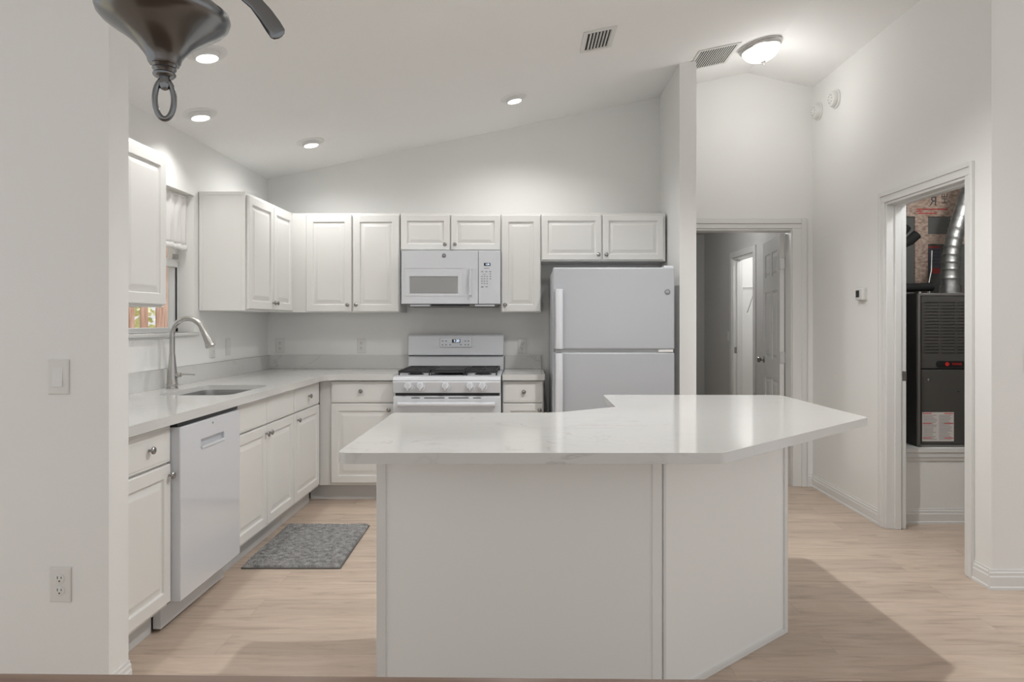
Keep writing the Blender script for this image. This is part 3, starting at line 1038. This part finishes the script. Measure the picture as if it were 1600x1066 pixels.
# ------------------------------------------------------------------ island
isl = thing('kitchen_island', 'pale painted island base with an angled right panel', 'island')
IP = [(-0.508, 2.37), (0.467, 2.37), (1.086, 2.90), (1.086, 3.52), (0.46, 3.52), (0.46, 3.10), (0.12, 2.86), (-0.508, 2.86)]
MB().prism(IP, 0.0, 0.887, 'z').build('base', M['island'], isl)
MB().box(-0.511, -0.480, 2.364, 2.372, 0.0, 0.887).box(-0.512, -0.508, 2.364, 2.86, 0.0, 0.887).build('end_strip', M['trim'], isl, bevel=0.0015)
MB().box(0.432, 0.464, 2.364, 2.372, 0.0, 0.887).build('corner_strip', M['island'], isl, bevel=0.0015)
u = Vector((1.086 - 0.467, 2.90 - 2.37, 0))
Lp = u.length
u.normalize()
nrm = Vector((u.y, -u.x, 0))


def on_panel(b, s0, s1, z0, z1, t):
    o = Vector((0.467, 2.37, 0))
    q = [o + u * s0, o + u * s1, o + u * s1 + nrm * t, o + u * s0 + nrm * t]
    b.prism([(p.x, p.y) for p in q], z0, z1, 'z')
    return b


on_panel(MB(), 0.0, Lp, 0.0, 0.887, 0.005).build('angled_panel', M['cabinet_side'], isl, bevel=0.001)
on_panel(MB(), Lp - 0.022, Lp + 0.004, 0.0, 0.887, 0.012).build('corner_post', M['trim'], isl, bevel=0.0015)
on_panel(MB(), 0.0, Lp - 0.022, 0.0, 0.022, 0.012).build('base_strip', M['trim'], isl, bevel=0.0015)
on_panel(MB(), 0.0, 0.012, 0.022, 0.887, 0.008).build('edge_strip', M['trim'], isl, bevel=0.001)

top = slab('island_worktop', round_poly([(-0.55, 2.002), (0.571, 2.002), (1.358, 2.745), (1.318, 3.59), (0.40, 3.60), (0.40, 3.09), (0.12, 2.89), (-0.555, 2.89)],
           [0.035, 0.05, 0.03, 0.06, 0.03, 0.012, 0.25, 0.03], 8), [], 0.888, 0.920, M['quartz'], bevel=0.012, seg=4)
tag(top, 'white veined quartz top overhanging the kitchen island', 'worktop')

# ------------------------------------------------------------------ rug
rug = thing('kitchen_rug', 'grey shaggy rug on the floor before the sink cabinet', 'rug', (-1.247, 4.015, 0.0))
b = MB()
NX, NY = 105, 150
vs = []
for j in range(NY + 1):
    for i in range(NX + 1):
        x, y = -0.257 + 0.514 * i / NX, -0.380 + 0.76 * j / NY
        x += 0.004 * math.sin(y * 9) + 0.018 * (y / 0.38) * -0.5
        edge = min(i, NX - i, j, NY - j)
        z = 0.016 + random.uniform(-0.004, 0.004) if edge > 0 else 0.006
        vs.append((x + random.uniform(-0.0015, 0.0015), y + random.uniform(-0.0015, 0.0015), z))
fs = [(j * (NX + 1) + i, j * (NX + 1) + i + 1, (j + 1) * (NX + 1) + i + 1, (j + 1) * (NX + 1) + i) for j in range(NY) for i in range(NX)]
b.add(vs, fs).build('pile', M['rug'], rug, merge=False)
q = [(-0.262 + 0.010, -0.384), (0.262 + 0.010, -0.384), (0.262 - 0.010, 0.384), (-0.262 - 0.010, 0.384)]
MB().prism(q, 0.001, 0.007, 'z').build('binding', M['rug_edge'], rug, bevel=0.002)


# ------------------------------------------------------------------ outlets, switches, detectors, thermostat
def outlet(label, loc, rz):
    root = thing('wall_outlet', label, 'outlet', loc, rz, 'white duplex outlets')
    MB().panel(-0.036, 0.036, -0.059, 0.059, [(0, -0.003), (0.004, -0.0055), (0.006, -0.0055)], 0).build('cover_plate', M['plate'], root, bevel=0.001)
    for z in (-0.0205, 0.0205):
        rc = MB().lathe([(0.0165, 0.004), (0.0165, 0.0075), (0.0155, 0.008)], axis=(0, -1, 0), origin=(0, 0, z), n=24).build('receptacle', M['plate'], root, smooth=True)
        s = MB().box(-0.0075, -0.0050, -0.0084, -0.0075, z, z + 0.009).box(0.0050, 0.0075, -0.0084, -0.0075, z + 0.001, z + 0.008)
        s.lathe([(0.0028, 0.0075), (0.0028, 0.0084)], axis=(0, -1, 0), origin=(0, 0, z - 0.007), n=10)
        s.build('slots', M['slot'], rc)
    return root


def switch(label, loc, rz):
    root = thing('light_switch', label, 'light switch', loc, rz, 'white rocker switches')
    MB().panel(-0.036, 0.036, -0.059, 0.059, [(0, -0.003), (0.004, -0.0055), (0.006, -0.0055)], 0).build('cover_plate', M['plate'], root, bevel=0.001)
    MB().prism([(-0.005, -0.033), (-0.0105, -0.033), (-0.0075, 0.0), (-0.006, 0.033), (-0.005, 0.033)], -0.0165, 0.0165, 'x').build('rocker', M['trim'], root, bevel=0.001)
    return root


switch('white rocker switch on the left wall end', (-1.584, 2.343, 1.113), 0)
outlet('white duplex outlet low on the left wall end', (-1.577, 2.343, 0.41), 0)
outlet('white outlet above the backsplash in the left back corner', (-1.998, YB - 0.001, 1.107), 0)
outlet('white outlet above the backsplash between corner and range', (-1.337, YB - 0.001, 1.107), 0)
outlet('white outlet above the backsplash right of the range', (-0.031, YB - 0.001, 1.104), 0)
outlet('white outlet on the sink wall right of the faucet spray head', (WL + 0.001, 4.625, 1.118), r90)
switch('white rocker switch on the sink wall under the corner cabinet', (WL + 0.001, 4.865, 1.123), r90)
switch('white rocker switch at the right edge of the photo', (2.455, 3.359, 1.117), 0)
outlet('white outlet at the right edge of the photo near the baseboard', (2.460, 3.359, 0.396), 0)


def detector(label, y, z):
    d = thing('smoke_detector', label, 'smoke detector', (XR - 0.001, y, z), -r90, 'round white wall detectors')
    MB().lathe([(0.068, 0), (0.068, 0.008), (0.064, 0.011)], axis=(0, -1, 0), n=36).build('mounting_ring', M['trim'], d, smooth=True)
    MB().lathe([(0.056, 0.010), (0.057, 0.030), (0.052, 0.040), (0.030, 0.046), (0.001, 0.047)], axis=(0, -1, 0), n=36).build('sensor_cap', M['plate'], d, smooth=True)
    b = MB()
    for a in range(0, 360, 45):
        b.box(0.030 * math.cos(R(a)) - 0.003, 0.030 * math.cos(R(a)) + 0.003, -0.0475, -0.042, 0.030 * math.sin(R(a)) - 0.003, 0.030 * math.sin(R(a)) + 0.003)
    b.build('sensor_slots', M['print'], d)
    return d


detector('round white detector high on hall wall, closer to the corner', 5.336, 2.925)
detector('round white detector high on hall wall, farther from the corner', 5.04, 2.925)

th = thing('thermostat', 'small white thermostat with dark screen on the hall wall', 'thermostat', (XR - 0.001, 4.64, 1.485), -r90)
MB().box(-0.052, 0.052, -0.006, 0, -0.044, 0.044).build('wall_plate', M['plate'], th, bevel=0.004)
MB().box(-0.047, 0.047, -0.030, -0.006, -0.040, 0.040).build('housing', M['trim'], th, bevel=0.006, seg=3)
MB().box(-0.037, 0.008, -0.0315, -0.029, -0.020, 0.026).build('screen', M['display'], th)
MB().lathe([(0.007, 0.029), (0.007, 0.032)], axis=(0, -1, 0), origin=(0.028, 0, 0.004), n=16).build('button', M['plate'], th, smooth=True)


# ------------------------------------------------------------------ things on the ceiling
def slope_rot(x):
    s = 0.21 if x < RIDGE else -0.235
    return (0, -math.atan(s), 0)


def can_light(label, x, y, power, spot=165, visible_tilt=0):
    z = ceil_z(x)
    root = thing('recessed_light', label, 'ceiling light', (x, y, z), group='recessed ceiling lights')
    root.rotation_euler = slope_rot(x)
    MB().lathe([(0.060, -0.001), (0.060, -0.004), (0.086, -0.006), (0.095, -0.003), (0.096, 0.0)], n=40, caps=False).build('trim_ring', M['trim'], root, smooth=True)
    MB().lathe([(0.060, -0.001), (0.059, -0.020), (0.056, -0.027), (0.050, -0.029), (0.048, -0.026)], n=40, caps=False).build('gimbal_ring', M['trim'], root, smooth=True)
    MB().lathe([(0.048, -0.0255), (0.040, -0.027), (0.001, -0.0285)], n=36, caps=True).build('lens', M['lamp'], root, smooth=True)
    ld = bpy.data.lights.new('can_beam', 'SPOT')
    ld.energy = power
    ld.spot_size = R(spot)
    ld.spot_blend = 0.7
    ld.shadow_soft_size = 0.03
    ld.color = (1.0, 0.99, 0.972)
    lo = bpy.data.objects.new('can_beam', ld)
    COL.objects.link(lo)
    lo.location = (x, y, z - 0.05)
    lo.parent = root
    lo.matrix_parent_inverse = Matrix.LocRotScale(root.location, root.rotation_euler, None).inverted()
    return root


can_light('lit recessed ceiling light nearest the hanging metal lamp', -1.525, 3.294, CAN_POWER, 145)
can_light('lit recessed ceiling light closest to the sink wall, near cabinets', -1.889, 4.0, CAN_POWER * 0.5, 120)
can_light('lit recessed ceiling light above the left corner cabinets', -1.534, 4.915, CAN_POWER)
can_light('lit recessed ceiling light above the range and microwave', -0.086, 4.884, RANGE_CAN_POWER, 150)
can_light('lit recessed ceiling light over the island', 0.77, 3.08, ISLAND_CAN_POWER, 140)
can_light('lit recessed ceiling light between the sink aisle and the island', -0.086, 3.2, CAN_POWER, 150)

x, y = 1.64, 4.85
dl = thing('dome_ceiling_light', 'frosted dome ceiling light with nickel rim in the hall', 'ceiling light', (x, y, ceil_z(x)))
dl.rotation_euler = slope_rot(x)
MB().lathe([(0.150, -0.001), (0.152, -0.012), (0.146, -0.020), (0.146, -0.026), (0.138, -0.034), (0.131, -0.036), (0.128, -0.03)], n=48, caps=False).build('rim', M['nickel'], dl, smooth=True)
prof = [(0.130 * math.cos(R(a)), -0.034 - 0.088 * math.sin(R(a))) for a in range(0, 90, 9)] + [(0.002, -0.122)]
MB().lathe(prof, n=48, caps=False).build('glass_dome', M['dome'], dl, smooth=True)
MB().lathe([(0.018, -0.118), (0.018, -0.124), (0.008, -0.128), (0.009, -0.136), (0.004, -0.143), (0.001, -0.144)], n=20).build('finial', M['nickel'], dl, smooth=True)
ld = bpy.data.lights.new('dome_bulb', 'POINT')
ld.energy = DOME_POWER
ld.shadow_soft_size = 0.12
ld.color = (1.0, 0.99, 0.972)
lo = bpy.data.objects.new('dome_bulb', ld)
COL.objects.link(lo)
lo.parent = dl
lo.location = (0, 0, -0.40)

# supply grille on the kitchen ceiling
x, y = 0.430, 4.14
vg = thing('ceiling_vent', 'small white ceiling register with dark slots above the kitchen', 'vent', (x, y, ceil_z(x)))
vg.rotation_euler = slope_rot(x)
hx, hy = 0.072, 0.125
b = MB()
for a in ((-hx - 0.028, -hx, -hy - 0.028, hy + 0.028), (hx, hx + 0.028, -hy - 0.028, hy + 0.028), (-hx, hx, -hy - 0.028, -hy), (-hx, hx, hy, hy + 0.028)):
    b.box(*a, -0.006, 0)
b.build('frame', M['vent'], vg, bevel=0.002)
MB().box(-hx, hx, -hy, hy, -0.001, 0.0).build('backing', M['vent_dark'], vg)
for k in range(7):
    xx = -hx + (k + 0.92) * 2 * hx / 7
    MB().prism([(xx - 0.004, -0.001), (xx - 0.002, -0.001), (xx + 0.0035, -0.009), (xx + 0.0015, -0.009)], -hy, hy, 'y').build('slat', M['vent'], vg)

# return grille in the hall ceiling
x, y = 1.325, 4.90
vr = thing('return_air_grille', 'large white slatted return grille on the hall ceiling', 'vent', (x, y, ceil_z(x)))
vr.rotation_euler = slope_rot(x)
hx, hy = 0.13, 0.17
b = MB()
for a in ((-hx - 0.02, -hx, -hy - 0.02, hy + 0.02), (hx, hx + 0.02, -hy - 0.02, hy + 0.02), (-hx, hx, -hy - 0.02, -hy), (-hx, hx, hy, hy + 0.02)):
    b.box(*a, -0.006, 0)
b.build('frame', M['vent'], vr, bevel=0.002)
MB().box(-hx, hx, -hy, hy, -0.001, 0.0).build('backing', M['vent_dark'], vr)
for k in range(15):
    xx = -hx + (k + 0.8) * 2 * hx / 15
    MB().prism([(xx - 0.005, -0.004), (xx + 0.002, -0.004), (xx + 0.002, -0.006), (xx - 0.005, -0.006)], -hy, hy, 'y').build('slat', M['vent'], vr)

# ------------------------------------------------------------------ hanging metal lamp above the dining table
hx_, hy_ = -0.654, 1.25
ch = thing('hanging_chandelier', 'pewter hanging chandelier with bell bottom and loop finial', 'chandelier', (hx_, hy_, 0))
MB().lathe([(0.0245, 1.764), (0.027, 1.768), (0.029, 1.776), (0.036, 1.786), (0.045, 1.797), (0.056, 1.807), (0.070, 1.818), (0.086, 1.828), (0.100, 1.838), (0.108, 1.847),
            (0.1105, 1.855), (0.109, 1.862), (0.104, 1.866), (0.098, 1.868), (0.094, 1.874), (0.070, 1.884), (0.04, 1.892), (0.012, 1.90)], n=64).build('bell', M['bronze'], ch, smooth=True)
MB().lathe([(0.016, 1.742), (0.019, 1.745), (0.0195, 1.748), (0.017, 1.751), (0.0185, 1.754), (0.0205, 1.757), (0.0185, 1.760), (0.021, 1.763), (0.023, 1.766)], n=36).build('collar', M['bronze'], ch, smooth=True)
MB().lathe([(0.002, 1.7185), (0.007, 1.721), (0.0095, 1.727), (0.0095, 1.733), (0.008, 1.739), (0.009, 1.744)], n=24).build('ball', M['bronze'], ch, smooth=True)
lp = [Vector((0.0155 * math.sin(2 * PI * k / 40) * math.cos(R(20)), 0.0155 * math.sin(2 * PI * k / 40) * math.sin(R(20)), 1.7025 - 0.0355 * math.cos(2 * PI * k / 40))) for k in range(40)]
MB().tube(lp, 0.0051, 12, closed=True).build('loop', M['bronze'], ch, smooth=True)
MB().lathe([(0.012, 1.90), (0.012, 2.02), (0.03, 2.03), (0.03, 2.07), (0.012, 2.08), (0.009, 2.10), (0.009, ceil_z(hx_) - 0.03), (0.06, ceil_z(hx_) - 0.025), (0.065, ceil_z(hx_) - 0.004)], n=24).build('stem', M['bronze'], ch, smooth=True)
for a in (8, 128, 248):
    ca, sa = math.cos(R(a)), math.sin(R(a))
    pts = []
    for k in range(15):
        t = k / 14
        r_ = 0.02 + 0.27 * t
        z_ = 2.05 + 0.045 * math.sin(PI * t) * (1 - t) + 0.10 * t * t
        pts.append((ca * r_, sa * r_, z_))
    am = MB().tube(pts, 0.007, 10).build('arm', M['bronze'], ch, smooth=True)
    x, y, z = pts[-1]
    MB().lathe([(0.02, z - 0.01), (0.03, z), (0.03, z + 0.01), (0.012, z + 0.015), (0.012, z + 0.05)], origin=(x, y, 0), n=20).build('cup', M['nickel'], am, smooth=True)
# the scroll strap that hangs into view
cs = []
for (px_, pz_) in ((0.070, 2.050), (0.078, 2.000), (0.092, 1.955), (0.117, 1.922), (0.145, 1.900), (0.163, 1.878), (0.178, 1.856), (0.1870, 1.842), (0.1900, 1.837), (0.1915, 1.8345)):
    cs.append((px_, 0.05, pz_))
MB().tube(cs, [0.006, 0.008, 0.010, 0.012, 0.0135, 0.0150, 0.0160, 0.0155, 0.0115, 0.004], 20, flat=0.22, up=(0, 1, 0)).build('scroll_strap', M['bronze'], ch, smooth=True)
MB().tube([(0.092, 0.075, 1.955), (0.125, 0.068, 1.936), (0.158, 0.06, 1.930)], [0.008, 0.010, 0.012], 12).build('socket_cup', M['nickel'], ch, smooth=True)

# dining table in the foreground: only its far edge shows
tb = thing('dining_table', 'dark brown wooden dining table edge along the photo bottom', 'table', (-0.25, 0.62, 0), R(-0.95))
slab('table_top', round_poly([(-0.95, -0.42), (0.95, -0.42), (0.95, 0.432), (-0.95, 0.432)], 0.03), [], 0.730, 0.760, M['table'], tb, bevel=0.008, seg=3)
for sx in (-0.86, 0.86):
    for sy in (-0.34, 0.35):
        MB().prism([(sx - 0.03, sy - 0.03), (sx + 0.03, sy - 0.03), (sx + 0.03, sy + 0.03), (sx - 0.03, sy + 0.03)], 0, 0.729, 'z').build('leg', M['table'], tb, bevel=0.004)
MB().box(-0.84, 0.84, 0.33, 0.35, 0.65, 0.729).box(-0.84, 0.84, -0.35, -0.33, 0.65, 0.729).build('apron', M['table'], tb)

# ------------------------------------------------------------------ furnace closet behind the right wall
CX0, CX1 = XR + 0.117, 3.42
b = MB().box(CX1, CX1 + 0.1, 3.48, 5.2, 0, 2.55)
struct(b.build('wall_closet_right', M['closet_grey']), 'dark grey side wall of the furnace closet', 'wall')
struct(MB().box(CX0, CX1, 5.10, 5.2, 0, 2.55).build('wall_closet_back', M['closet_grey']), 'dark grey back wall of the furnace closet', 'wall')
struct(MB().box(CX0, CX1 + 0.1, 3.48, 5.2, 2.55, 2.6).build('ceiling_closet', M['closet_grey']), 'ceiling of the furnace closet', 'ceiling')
struct(MB().box(CX0, CX1, 4.457, 5.10, 0, 0.486).build('wall_closet_platform', M['wall']), 'white platform front under the furnace', 'wall')
b = MB()
b.sweep(BASE, (CX0, 4.457, 0), (CX1, 4.457, 0), (0, -1))
b.sweep([(0, 0.405), (0.006, 0.405), (0.008, 0.42), (0.012, 0.43), (0.012, 0.455), (0.018, 0.462), (0.018, 0.486), (0, 0.486)], (CX0, 4.457, 0), (CX1, 4.457, 0), (0, -1))
struct(b.build('baseboard_closet', M['trim'], merge=False), 'white baseboard and cap on the furnace platform', 'baseboard')
# strand board pieces on the back wall
ob = MB().box(2.80, 3.36, 5.085, 5.099, 2.075, 2.42).box(2.862, 2.957, 5.085, 5.099, 1.52, 2.075).box(2.957, 3.36, 5.085, 5.099, 1.872, 1.945)
ob = struct(ob.build('trim_4', M['osb']), 'strand board strips on the closet back wall', 'strand board')
txt('stencil_text', 'HE', 0.062, M['ink'], ob, (3.075, 5.084, 2.205), rot=(90, 90, 0), scale=(-1, 1, 1))
txt('stencil_text', 'R', 0.095, M['ink'], ob, (2.995, 5.084, 2.185), rot=(90, 0, 0), scale=(-1, 1, 1))
b = MB()
for k, (z, x0, x1) in enumerate(((2.125, 2.87, 3.10), (2.095, 2.88, 3.02), (2.110, 2.87, 2.91))):
    b.box(x0, x1, 5.0838, 5.0852, z, z + 0.007)
b.build('stencil_lines', M['red'], ob)
ns = thing('wall_notice', 'blue grey notice sheet with red square behind the duct', 'notice', (2.996, 5.083, 1.75))
MB().box(-0.036, 0.048, -0.002, 0.0, -0.10, 0.105).build('sheet', M['poster_blue'], ns)
MB().box(-0.036, 0.048, -0.003, -0.002, 0.092, 0.105).box(-0.016, 0.045, -0.003, -0.002, -0.095, -0.055).build('red_print', M['poster_red'], ns)
b = MB()
for z in (0.07, 0.045, 0.02, -0.005, -0.03):
    b.box(-0.03, 0.042, -0.003, -0.002, z, z + 0.008)
b.build('text_lines', M['ink'], ns)

fu = thing('furnace', 'dark grey furnace cabinet standing on the closet platform', 'furnace', (2.546, 4.50, 0.4865))
FW, FH = 0.60, 1.0
MB().box(0, FW, 0.004, 0.54, 0, FH).build('body', M['hvac_side'], fu, bevel=0.002)
b = MB().box(0.0, 0.016, -0.012, 0.004, 0.0, FH).box(0.0, FW, -0.014, 0.004, FH - 0.016, FH).box(0, FW, -0.012, 0.004, 0, 0.014)
b.build('frame', M['hvac_edge'], fu, bevel=0.002)
holes = []
for k in range(17):
    z = 0.935 - k * 0.0205
    for c in range(5):
        x = 0.045 + c * 0.105
        holes.append((x, x + 0.088, z, z + 0.007, 0.006))
up = MB().recess(0.022, FW - 0.004, 0.512, FH - 0.018, -0.010, 0.004, holes).build('upper_panel', M['hvac'], fu)
lw = MB().box(0.022, FW - 0.004, -0.010, 0.004, 0.018, 0.502).build('lower_panel', M['hvac'], fu, bevel=0.002)
bg_ = MB().prism(round_poly([(0.118, 0.519), (0.50, 0.519), (0.50, 0.558), (0.118, 0.558)], 0.018), -0.016, -0.010, 'y').build('badge', M['black'], up)
MB().lathe([(0.013, 0), (0.013, 0.002), (0.009, 0.0022), (0.009, 0.001), (0.005, 0.001), (0.005, 0.002)], axis=(0, -1, 0), origin=(0.186, -0.016, 0.539), n=24).build('badge_emblem', M['red'], bg_)
txt('badge_letters', 'TRANE', 0.021, M['red'], bg_, (0.248, -0.0166, 0.539))
txt('badge_letters', 'XT', 0.02, M['paper'], bg_, (0.325, -0.0166, 0.539))
MB().lathe([(0.010, 0), (0.010, 0.004), (0.006, 0.005)], axis=(0, -1, 0), origin=(0.068, -0.010, 0.437), n=18).build('sight_glass', M['nickel'], lw, smooth=True)
MB().lathe([(0.005, 0), (0.005, 0.001)], axis=(0, -1, 0), origin=(0.262, -0.010, 0.36), n=12).build('screw_hole', M['black'], lw)


def notice(x0, x1, z0, z1):
    p = MB().box(x0, x1, -0.0112, -0.0098, z0, z1).build('warning_label', M['paper'], lw)
    b = MB()
    w = x1 - x0
    for z in (z1 - 0.010, z0 + 0.60 * (z1 - z0), z0 + 0.10 * (z1 - z0)):
        b.box(x0 + 0.004, x0 + w * 0.3, -0.0118, -0.0111, z, z + 0.005)
        b.box(x1 - w * 0.3, x1 - 0.004, -0.0118, -0.0111, z, z + 0.005)
    b.build('red_bands', M['red'], p)
    b = MB()
    n_ = 18
    for k in range(n_):
        z = z0 + (z1 - z0) * (0.06 + 0.88 * k / n_)
        for c in (0.05, 0.53):
            b.box(x0 + w * c, x0 + w * (c + random.uniform(0.28, 0.42)), -0.0116, -0.0111, z, z + 0.0022)
    b.build('text_lines', M['ink'], p)


notice(0.026, 0.232, 0.037, 0.226)
notice(0.318, 0.52, 0.035, 0.24)

dc = thing('metal_duct', 'ribbed galvanised duct rising from the furnace and bending right', 'duct', (2.91, 4.74, 1.487))
ctl = [Vector(p) for p in ((0, 0, 0), (0, 0, 0.16), (0.01, 0, 0.30), (0.05, 0, 0.47), (0.12, 0, 0.69), (0.21, 0, 0.95))]
pts, rads = [], []
NS = 84
for k in range(NS + 1):
    t = k / NS * (len(ctl) - 1)
    i = min(int(t), len(ctl) - 2)
    s = t - i
    p0, p1, p2, p3 = ctl[max(i - 1, 0)], ctl[i], ctl[i + 1], ctl[min(i + 2, len(ctl) - 1)]
    pts.append(0.5 * ((2 * p1) + (p2 - p0) * s + (2 * p0 - 5 * p1 + 4 * p2 - p3) * s * s + (3 * p1 - p0 - 3 * p2 + p3) * s ** 3))
    rads.append(0.060 - 0.009 * min(1.0, k / NS * 2) + (0.0045 if k % 6 == 0 else 0.0))
MB().tube(pts, rads, 28).build('pipe', M['duct'], dc, smooth=True)
MB().lathe([(0.072, 0.0), (0.072, 0.012), (0.066, 0.014), (0.066, 0.06)], n=28).build('collar', M['duct'], dc, smooth=True)
bl = MB().box(3.02, 3.13, 4.60, 4.66, 1.4875, 1.508).build('wood_offcut', M['osb'])
tag(bl, 'small pale board offcut lying on the furnace top', 'wood offcut')
pl_ = thing('insulated_pipe', 'black foam covered pipe pair sticking out at upper left of closet', 'pipe', (2.40, 4.75, 1.50))
b = MB().tube([(0.0, 0.06, 0.0), (0.02, 0.05, 0.20), (0.10, 0.03, 0.29), (0.24, 0.0, 0.36), (0.285, 0.0, 0.40)], 0.033, 14)
b.tube([(0.16, 0.1, 0.38), (0.24, 0.1, 0.44), (0.262, 0.1, 0.47)], 0.04, 14)
b.tube([(0.10, 0.1, 0.10), (0.17, 0.1, 0.26), (0.23, 0.1, 0.30)], 0.03, 14)
b.build('foam_sleeve', M['foam'], pl_, smooth=True)
p2 = MB().tube([(2.44, 4.70, 1.53), (2.60, 4.70, 1.532), (2.76, 4.70, 1.538)], 0.030, 14).build('insulated_pipe', M['foam'], smooth=True)
tag(p2, 'black foam covered pipe lying across the furnace top', 'pipe')
p3 = MB().tube([(2.79, 4.9, 1.49), (2.80, 4.9, 1.56), (2.83, 4.88, 1.56), (2.835, 4.86, 1.495)], 0.006, 8).build('drain_tube', M['trim'], smooth=True)
tag(p3, 'thin white looped tube on the furnace top beside duct', 'tube')
p4 = MB().tube([(2.815, 4.82, 1.489), (2.812, 4.83, 1.56), (2.838, 4.84, 1.66), (2.842, 4.84, 1.80)], 0.005, 8).build('gas_line', M['nickel'], smooth=True)
tag(p4, 'thin metal line running up the left of the duct', 'pipe')



def bulb_lamp(name, label, loc, watts):
    root = thing(name, label, 'lamp', loc)
    MB().lathe([(0.05, 0.0), (0.05, -0.025), (0.03, -0.03), (0.03, -0.05), (0.045, -0.075), (0.03, -0.105), (0.001, -0.112)], n=20).build('globe', M['lamp'], root, smooth=True)
    ld = bpy.data.lights.new('bulb_glow', 'POINT')
    ld.energy = watts
    ld.shadow_soft_size = 0.06
    lo = bpy.data.objects.new('bulb_glow', ld)
    COL.objects.link(lo)
    lo.parent = root
    lo.location = (0, 0, -0.18)
    return root


bulb_lamp('unseen_closet_lamp', 'added unseen lamp brightening the furnace closet', (2.72, 3.75, 2.549), 14)  # unseen bulb, added to brighten the strand board and furnace

# ------------------------------------------------------------------ passage beyond the hall door
P0 = YH + 0.12
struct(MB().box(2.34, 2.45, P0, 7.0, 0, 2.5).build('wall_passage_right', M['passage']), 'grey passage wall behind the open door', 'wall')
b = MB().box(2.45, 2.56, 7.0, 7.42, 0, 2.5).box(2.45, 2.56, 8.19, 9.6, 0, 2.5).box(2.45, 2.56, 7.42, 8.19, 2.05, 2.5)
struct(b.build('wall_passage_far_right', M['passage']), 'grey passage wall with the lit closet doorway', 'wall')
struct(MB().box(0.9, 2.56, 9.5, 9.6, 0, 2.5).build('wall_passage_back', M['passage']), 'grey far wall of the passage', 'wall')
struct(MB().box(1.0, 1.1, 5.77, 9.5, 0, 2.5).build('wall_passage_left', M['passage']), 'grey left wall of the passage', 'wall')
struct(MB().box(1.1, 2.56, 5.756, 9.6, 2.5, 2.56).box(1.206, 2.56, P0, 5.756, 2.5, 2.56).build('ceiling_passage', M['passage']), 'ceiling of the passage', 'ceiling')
b = MB()
x = 2.45
b.box(x - 0.018, x, 8.19, 8.26, 0, 2.12).box(x - 0.018, x, 7.35, 7.42, 0, 2.12).box(x - 0.018, x, 7.42, 8.19, 2.05, 2.12)
b.box(x - 0.002, x + 0.112, 8.172, 8.19, 0, 2.05).box(x - 0.002, x + 0.112, 7.42, 8.19, 2.032, 2.05)
b.box(x + 0.04, x + 0.08, 8.16, 8.172, 0, 2.032)
tt = struct(b.build('trim_5', M['trim'], bevel=0.003, merge=False), 'white casing of the lit closet doorway in the passage', 'trim')
MB().box(2.462, 2.49, 8.168, 8.1725, 0.93, 1.0).build('strike_plate', M['nickel_dark'], tt)
switch('white rocker switch in the dim passage beside the closet casing', (2.449, 8.36, 1.13), -r90)
# lit closet
b = MB().box(3.5, 3.56, 7.1, 8.8, 0, 2.45).box(2.56, 3.5, 8.72, 8.8, 0, 2.45).box(2.56, 3.5, 7.1, 7.16, 0, 2.45)
struct(b.build('wall_closet_lit', M['wall']), 'white walls of the lit closet in the passage', 'wall')
struct(MB().box(2.56, 3.56, 7.1, 8.8, 2.45, 2.5).build('ceiling_closet_lit', M['ceiling']), 'ceiling of the lit closet', 'ceiling')
ws = thing('wire_shelf', 'white wire shelf with diagonal brace in lit closet', 'shelf', (2.57, 8.55, 1.72))
b = MB()
for k in range(5):
    b.tube([(0.0, -0.17 + k * 0.08, 0), (0.92, -0.17 + k * 0.08, 0)], 0.004, 6)
b.build('wires', M['wire'], ws)
MB().tube([(0.22, -0.16, 0), (0.22, 0.165, -0.30)], 0.006, 8).build('brace', M['wire'], ws)
bulb_lamp('unseen_closet_lamp', 'small lamp inside the lit closet', (3.0, 7.9, 2.449), 11)
bulb_lamp('added_passage_lamp', 'added unseen lamp brightening the dim passage', (1.5, 7.2, 2.499), 11)  # out of view, added because the passage came out too dark

# the open panelled door, hinged on the right jamb
hd0, hd1 = Vector((2.056, 5.60, 0)), Vector((2.168, 6.32, 0))
ang = math.atan2(hd1.y - hd0.y, hd1.x - hd0.x)
dr = thing('door_1', 'white six panel door standing open into the passage', 'door', (hd0.x, hd0.y, 0.012), ang)
dr['kind'] = 'structure'
DW_, DH = 0.74, 2.0
hl = []
for x0, x1 in ((0.11, 0.335), (0.405, 0.63)):
    for z0, z1 in ((0.22, 0.80), (0.97, 1.55), (1.68, 1.88)):
        hl.append((x0, x1, z0, z1, 0.009))
MB().recess(0, DW_, 0, DH, 0.0, 0.017, hl).build('leaf', M['trim'], dr)
b = MB()
for h in hl:
    b.panel(h[0] + 0.02, h[1] - 0.02, h[2] + 0.02, h[3] - 0.02, [(0, 0.008), (0.018, 0.002), (0.03, 0.002)], 0.010)
b.build('raised_panel', M['trim'], dr)
MB().box(0, DW_, 0.0171, 0.034, 0, DH).build('far_face', M['trim'], dr)
# the panelled side faces -x: local -y is turned to face the left side below
for ch_ in dr.children:
    ch_.scale = (1, -1, 1)
kb = MB().lathe([(0.03, 0), (0.03, 0.006), (0.012, 0.010), (0.011, 0.028), (0.024, 0.036), (0.028, 0.048), (0.022, 0.058), (0.001, 0.061)], axis=(0, 1, 0), origin=(0.68, 0.0, 0.945), n=24)
kb.build('door_knob', M['nickel_dark'], dr, smooth=True)
for z in (0.24, 1.0, 1.76):
    MB().box(-0.007, 0.0, -0.040, 0.002, z - 0.045, z + 0.045).tube([(-0.006, -0.045, z - 0.047), (-0.006, -0.045, z + 0.047)], 0.008, 10).build('hinge', M['nickel'], dr, bevel=0.001)
